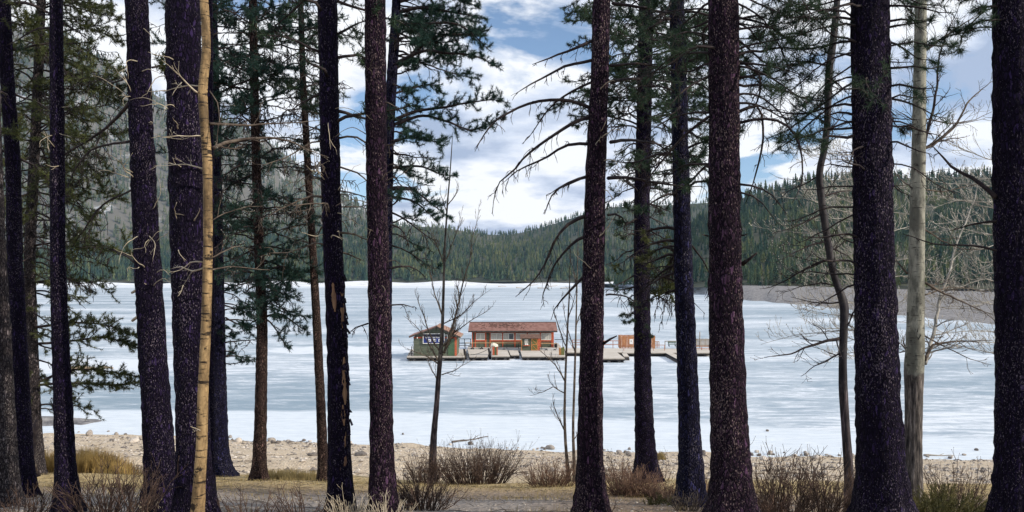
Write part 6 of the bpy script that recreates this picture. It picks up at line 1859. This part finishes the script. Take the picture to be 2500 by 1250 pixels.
# short grass and litter over the level strip
n = 32000
x = rg.uniform(-12, 12, n); y = rg.uniform(9.0, 16.2, n)
keep = (wavy(x, y, 1.6, 10, 6) * 0.6 + 0.35 - 0.10 * np.abs(y - 12.2) + rg.uniform(-.35, .35, n)) > 0
P = on_ground(x[keep], y[keep])
V, q, t = blades(P, rg.uniform(0.03, 0.085, len(P)), rg.uniform(.002, .004, len(P)), rg, 1.3)
tag(MB().add(V, q, t).build('dry_grass', M['palegrass']), 'short matted dry grass between the path and the beach', kind='stuff')
n = 9000
x = rg.uniform(-6, 6, n); y = rg.uniform(6.0, 8.4, n)
keep = (wavy(x, y, 0.9, 10, 2) + rg.uniform(-.5, .5, n)) > 0.35
P = on_ground(x[keep], y[keep])
V, q, t = blades(P, rg.uniform(0.03, 0.10, len(P)), rg.uniform(.0015, .0028, len(P)), rg, 1.2)
tag(MB().add(V, q, t).build('dry_grass', M['palegrass']), 'sparse dry grass tufts along the near edge of the path', kind='stuff')

# stones, pebbles
M['rock'] = mat('beach_rock', (0.20, 0.18, 0.165), 0.9, (6, (0.40, 0.365, 0.33), 0.38, 0.66), (20, 0.6))
M['rockpale'] = mat('pale_beach_rock', (0.40, 0.36, 0.32), 0.9, (6, (0.58, 0.54, 0.49), 0.38, 0.66), (20, 0.6))
M['rockdark'] = mat('dark_beach_rock', (0.09, 0.08, 0.075), 0.9, (6, (0.20, 0.18, 0.165), 0.38, 0.66), (20, 0.6))


def rock_shape(seed, nu=10, nv=7):
    r = np.random.default_rng(seed)
    V = [(0, 0, -0.5)]
    ph = r.uniform(0, 6.28, 6); fr = r.normal(0, 1.6, (6, 3))
    for j in range(1, nv):
        el = -math.pi / 2 + math.pi * j / nv
        for i in range(nu):
            a = 2 * math.pi * i / nu
            d = np.array([math.cos(a) * math.cos(el), math.sin(a) * math.cos(el), math.sin(el)])
            k = 0.5 * (1 + 0.16 * sum(math.sin(fr[m] @ d * 1.6 + ph[m]) for m in range(6)) / 1.5 + r.normal(0, 0.03))
            V.append(d * k)
    V.append((0, 0, 0.46))
    Q = [(1 + j * nu + i, 1 + j * nu + (i + 1) % nu, 1 + (j + 1) * nu + (i + 1) % nu, 1 + (j + 1) * nu + i) for j in range(nv - 2) for i in range(nu)]
    T = [(0, 1 + (i + 1) % nu, 1 + i) for i in range(nu)] + [(1 + (nv - 2) * nu + i, 1 + (nv - 2) * nu + (i + 1) % nu, len(V) - 1) for i in range(nu)]
    return np.array(V), Q, T


ROCKS = []
for k in range(7):
    me_o = []
    for mm in ('rock', 'rockpale', 'rockdark'):
        V, Q, T = rock_shape(40 + k)
        o = MB().add(V, Q, T).build('rock', M[mm], None, True)
        me_o.append(o.data); bpy.data.objects.remove(o)
    ROCKS.append(me_o)


def rock(x, y, wpx, asp=0.6, mk=0, label=None, group=None, k=None, on_ice=False):
    p = ground_pt(x, y)
    if on_ice or p is None or p[2] < 0.0: p = on_plane(x, y, 0.0)
    s = wpx / FOC * p[1]
    o = bpy.data.objects.new('rock', ROCKS[int(rg.integers(0, 7)) if k is None else k][mk]); COL.objects.link(o)
    o.location = (p[0], p[1], p[2] + s * asp * 0.28); o.scale = (s, s * 0.8, s * asp); o.rotation_euler = (0, 0, rg.uniform(0, 6.28))
    return tag(o, label, 'rock', group)


for (x, y, w, a, mk, lb_) in ((219, 1064, 20, 0.95, 0, 'pointed dark-sided grey rock at the ice edge right of the straight blackish pine'), (328, 1082, 24, 0.6, 1, 'low tan rock on the beach beside the sturdy dark pine'),
                              (272, 1078, 18, 0.4, 2, 'flat dark stone on the beach left of the low tan rock'), (582, 1079, 24, 0.6, 1, 'smooth pale boulder at the ice edge left of the thin brown pine'),
                              (567, 1076, 8, 0.8, 2, 'small dark stone touching the left of the smooth pale boulder'), (664, 1077, 24, 0.5, 0, 'angular dark slab at the ice edge right of the thin brown pine'),
                              (702, 1079, 14, 0.5, 0, 'small grey stone on the strand line between the thin brown pine and leaning pine'), (1512, 1108, 18, 0.7, 0, 'grey stone at the ice edge right of the purple-brown pine'),
                              (1537, 1112, 20, 0.6, 0, 'broad grey stone just left of the lichen-tufted pine'), (1881, 1110, 16, 0.8, 0, 'knobbly stone on top of the rocky strand right of the thick reddish pine'),
                              (1865, 1124, 26, 0.5, 1, 'long pale stone lying on the sand right of the thick reddish pine'), (1995, 1121, 28, 0.45, 1, 'flat pale boulder at the ice edge left of the crooked aspen'),
                              (1836, 1112, 14, 0.5, 2, 'dark stone beside the right edge of the thick reddish pine'), (1718, 1106, 14, 0.7, 2, 'brown stone in the gap left of the thick reddish pine'), (764, 1113, 30, 0.35, 2, 'flat dark slab on the sand left of the leaning pine'),
                              (880, 1112, 30, 0.30, 2, 'flat black slab on the sand between torn-bark and rust-speckled pines'), (1148, 1086, 12, 0.8, 2, 'dark stone on the snow behind the wide willow'), (1342, 1096, 26, 0.4, 0, 'stony hump at the ice edge left of the twin-stemmed sapling')):
    rock(x, y, w, a, mk, lb_)
for (x, y, w, lb_) in ((1873, 1053, 9, 'small dark stone frozen into the ice right of the thick reddish pine'), (2384, 1100, 9, 'small dark stone on the ice left of the right edge trunk'), (984, 1061, 8, 'tiny dark stone alone on the snow right of the rust-speckled pine')):
    rock(x, y, w, 0.7, 2, lb_, on_ice=True)
for k in range(110):
    x = rg.uniform(60, 2450); f = np.interp(x, [100, 600, 900, 1250, 1500, 1840, 2400], [1050, 1078, 1085, 1095, 1101, 1107, 1117])
    rock(x, f + rg.normal(2, 4), rg.uniform(5, 13), rg.uniform(0.4, 0.8), (mk_ := int(rg.integers(0, 3))), ('grey', 'pale', 'dark')[mk_] + ' ice-edge stone ' + gap(x), 'stones along the ice edge')


def pebbles(n, x0, x1, y0, y1, s0, s1, name, label, m, seed):
    r = np.random.default_rng(seed)
    x = r.uniform(x0, x1, n); y = r.uniform(y0, y1, n)
    z = ground_z(x, y); ok = z > 0.02; x, y, z = x[ok], y[ok], z[ok]; n = len(x)
    s = s0 + (s1 - s0) * r.random(n) ** 3
    o = np.array([[1, 0, 0], [0, 1, 0], [-1, 0, 0], [0, -1, 0], [0, 0, .62], [0, 0, -.5]])
    a = r.uniform(0, 6.28, n); c, s_ = np.cos(a)[:, None], np.sin(a)[:, None]
    k = o[None] * s[:, None, None] * r.uniform(0.6, 1.2, (n, 6, 1))
    X = k[..., 0] * c - k[..., 1] * s_ + x[:, None]; Y = k[..., 0] * s_ + k[..., 1] * c + y[:, None]; Z = k[..., 2] + z[:, None] + 0.2 * s[:, None]
    t = np.array([(0, 1, 4), (1, 2, 4), (2, 3, 4), (3, 0, 4), (0, 3, 5), (3, 2, 5)])
    T = (t[None] + np.arange(n)[:, None, None] * 6).reshape(-1, 3)
    tag(MB().add(np.stack([X, Y, Z], -1).reshape(-1, 3), t=T).build(name, M[m]), label, kind='stuff')


pebbles(4500, -26, 26, 19, 46, 0.025, 0.13, 'beach_gravel', 'brownish pebbles strewn over the beach', 'rock', 1)
pebbles(5000, -26, 26, 19, 46, 0.025, 0.11, 'beach_gravel', 'pale pebbles strewn over the beach', 'rockpale', 2)
pebbles(1700, -26, 26, 20, 46, 0.03, 0.15, 'beach_gravel', 'dark pebbles strewn over the beach', 'rockdark', 3)
pebbles(2600, -7, 7, 6.2, 9.6, 0.006, 0.028, 'path_gravel', 'grey grit on the path in the foreground', 'rock', 4)

# washed-up twigs in wavy lines across the beach
mb = MB()
for k in range(1500):
    d0 = rg.choice([19.5, 22.0, 24.5, 27.5, 33, 42])
    x = rg.uniform(-22, 22); y = d0 - 0.05 * x + 0.9 * math.sin(x * 0.8 + d0) + rg.normal(0, 0.35)
    if y > 46: continue
    z = float(ground_z(x, y)); a = rg.normal(0, 0.5); l = rg.uniform(0.08, 0.55)
    dv = np.array([math.cos(a), math.sin(a), 0]) * l / 2
    p = np.array([x, y, z + 0.012])
    mb.tube([p - dv, p + (0, 0.02, 0.015), p + dv], [0.006, 0.009, 0.004], 4, cap=False)
tag(mb.build('washed_up_twigs', M['dead']), 'dark washed-up twigs in lines across the sand', kind='stuff')
mb = MB()
for k in range(1300):
    x = rg.uniform(-8, 8); y = rg.uniform(6.0, 14.0); z = float(ground_z(x, y)); a = rg.uniform(0, 3.14); l = rg.uniform(0.05, 0.28)
    dv = np.array([math.cos(a), math.sin(a), 0]) * l / 2; p = np.array([x, y, z + 0.008])
    mb.tube([p - dv, p + (0, 0, 0.01), p + dv], [0.002, 0.0035, 0.0015], 3, cap=False)
tag(mb.build('fallen_twigs', M['dead']), 'fallen twigs and needles lying on the ground under the pines', kind='stuff')


# driftwood
def driftwood(label, pts, r0, on_ice=True, m='dead', name='driftwood'):
    P = []
    for (x, y) in pts:
        p = on_plane(x, y, 0.0) if on_ice else ground_pt(x, y)
        P.append(p + (0, 0, r0 * 0.7))
    C, L = resample(np.array(P), 0.12); n = len(C)
    C[:, 2] += np.sin(np.linspace(0, 9, n)) * r0 * 0.35
    root = thing(name, C[0], label, 'driftwood')
    MB().tube(C, np.linspace(r0, r0 * 0.35, n) * (1 + 0.15 * np.sin(np.arange(n) * 1.3)), 7).build('stem', M[m], root, True)
    k = n // 2
    MB().tube(curve(C[k], unit(C[k + 1] - C[k]) + (0, .25, .25), L * 0.22, 5, rg, 0.1), np.linspace(r0 * 0.5, r0 * 0.15, 6), 5).build('branch', M[m], root, True)
    return root


driftwood('long thin driftwood branch lying on the snow behind the wide willow', [(1103, 1081), (1125, 1078), (1155, 1074), (1192, 1067)], 0.055)
driftwood('straight driftwood stick at the ice edge behind the upright dark shoots at right', [(2255, 1113), (2290, 1113), (2330, 1114)], 0.05, m='greywood')
driftwood('short dark driftwood stick on the strand line right of the small grey stone', [(705, 1079.5), (720, 1080), (738, 1079.8)], 0.04)
driftwood('thin dark driftwood stick on the strand line left of the thin brown pine', [(595, 1080), (607, 1079.6), (620, 1079.8)], 0.035)
driftwood('big grey driftwood log frozen in the ice at left, beneath the bushy low boughs', [(172, 907), (200, 905), (240, 903), (275, 905)], 0.28, m='fencegrey', name='driftwood_log')
driftwood('pale driftwood log on the gravel bank near the right edge trunk', [(2375, 712), (2395, 708), (2412, 711)], 0.6, on_ice=False, m='greywood', name='driftwood_log') if False else None

# low gravel bar at far left
cx_, cy_ = on_plane(110, 1030, 0)[:2]
xs_ = np.linspace(-4.2, 4.2, 40); ys_2 = np.linspace(-2.2, 2.2, 26)
v, q = grid_mesh(cx_ + xs_, cy_ + ys_2, lambda X, Y: 0.42 * np.exp(-(((X - cx_) / 2.4) ** 2 + ((Y - cy_) / 1.1) ** 2)) - 0.06 + 0.05 * wavy(X, Y, 0.8, 10, 3))
tag(MB().add(v, q).build('gravel_bar', M['gravelbank'], smooth=True), 'low brown gravel bar poking through the ice at far left', kind='structure')
# pale logs and stones along the far shore and the gravel bank top
for k, (x, y, D, l) in enumerate(((1216, 699, 860, 9), (1290, 697, 900, 12), (1340, 699, 840, 10), (1312, 703, 720, 8), (1368, 704, 700, 11), (2392, 708, 402, 6), (2240, 706, 405, 5), (1260, 702, 760, 7))):
    p = px(x, y, D); p[2] = max(p[2], 0.5); r_ = np.random.default_rng(k)
    C = curve(p, (1, 0.2, 0.02), l, 8, r_, 0.06)
    o = MB().tube(C, np.linspace(0.5, 0.25, 9), 7).build('stranded_log', M['rockpale'], None, True)
    tag(o, 'pale %s log %s' % ('gravel-bank' if x > 2000 else 'far-shore', gap(x)), 'log', 'stranded logs on the far shore')

bpy.context.view_layer.update()
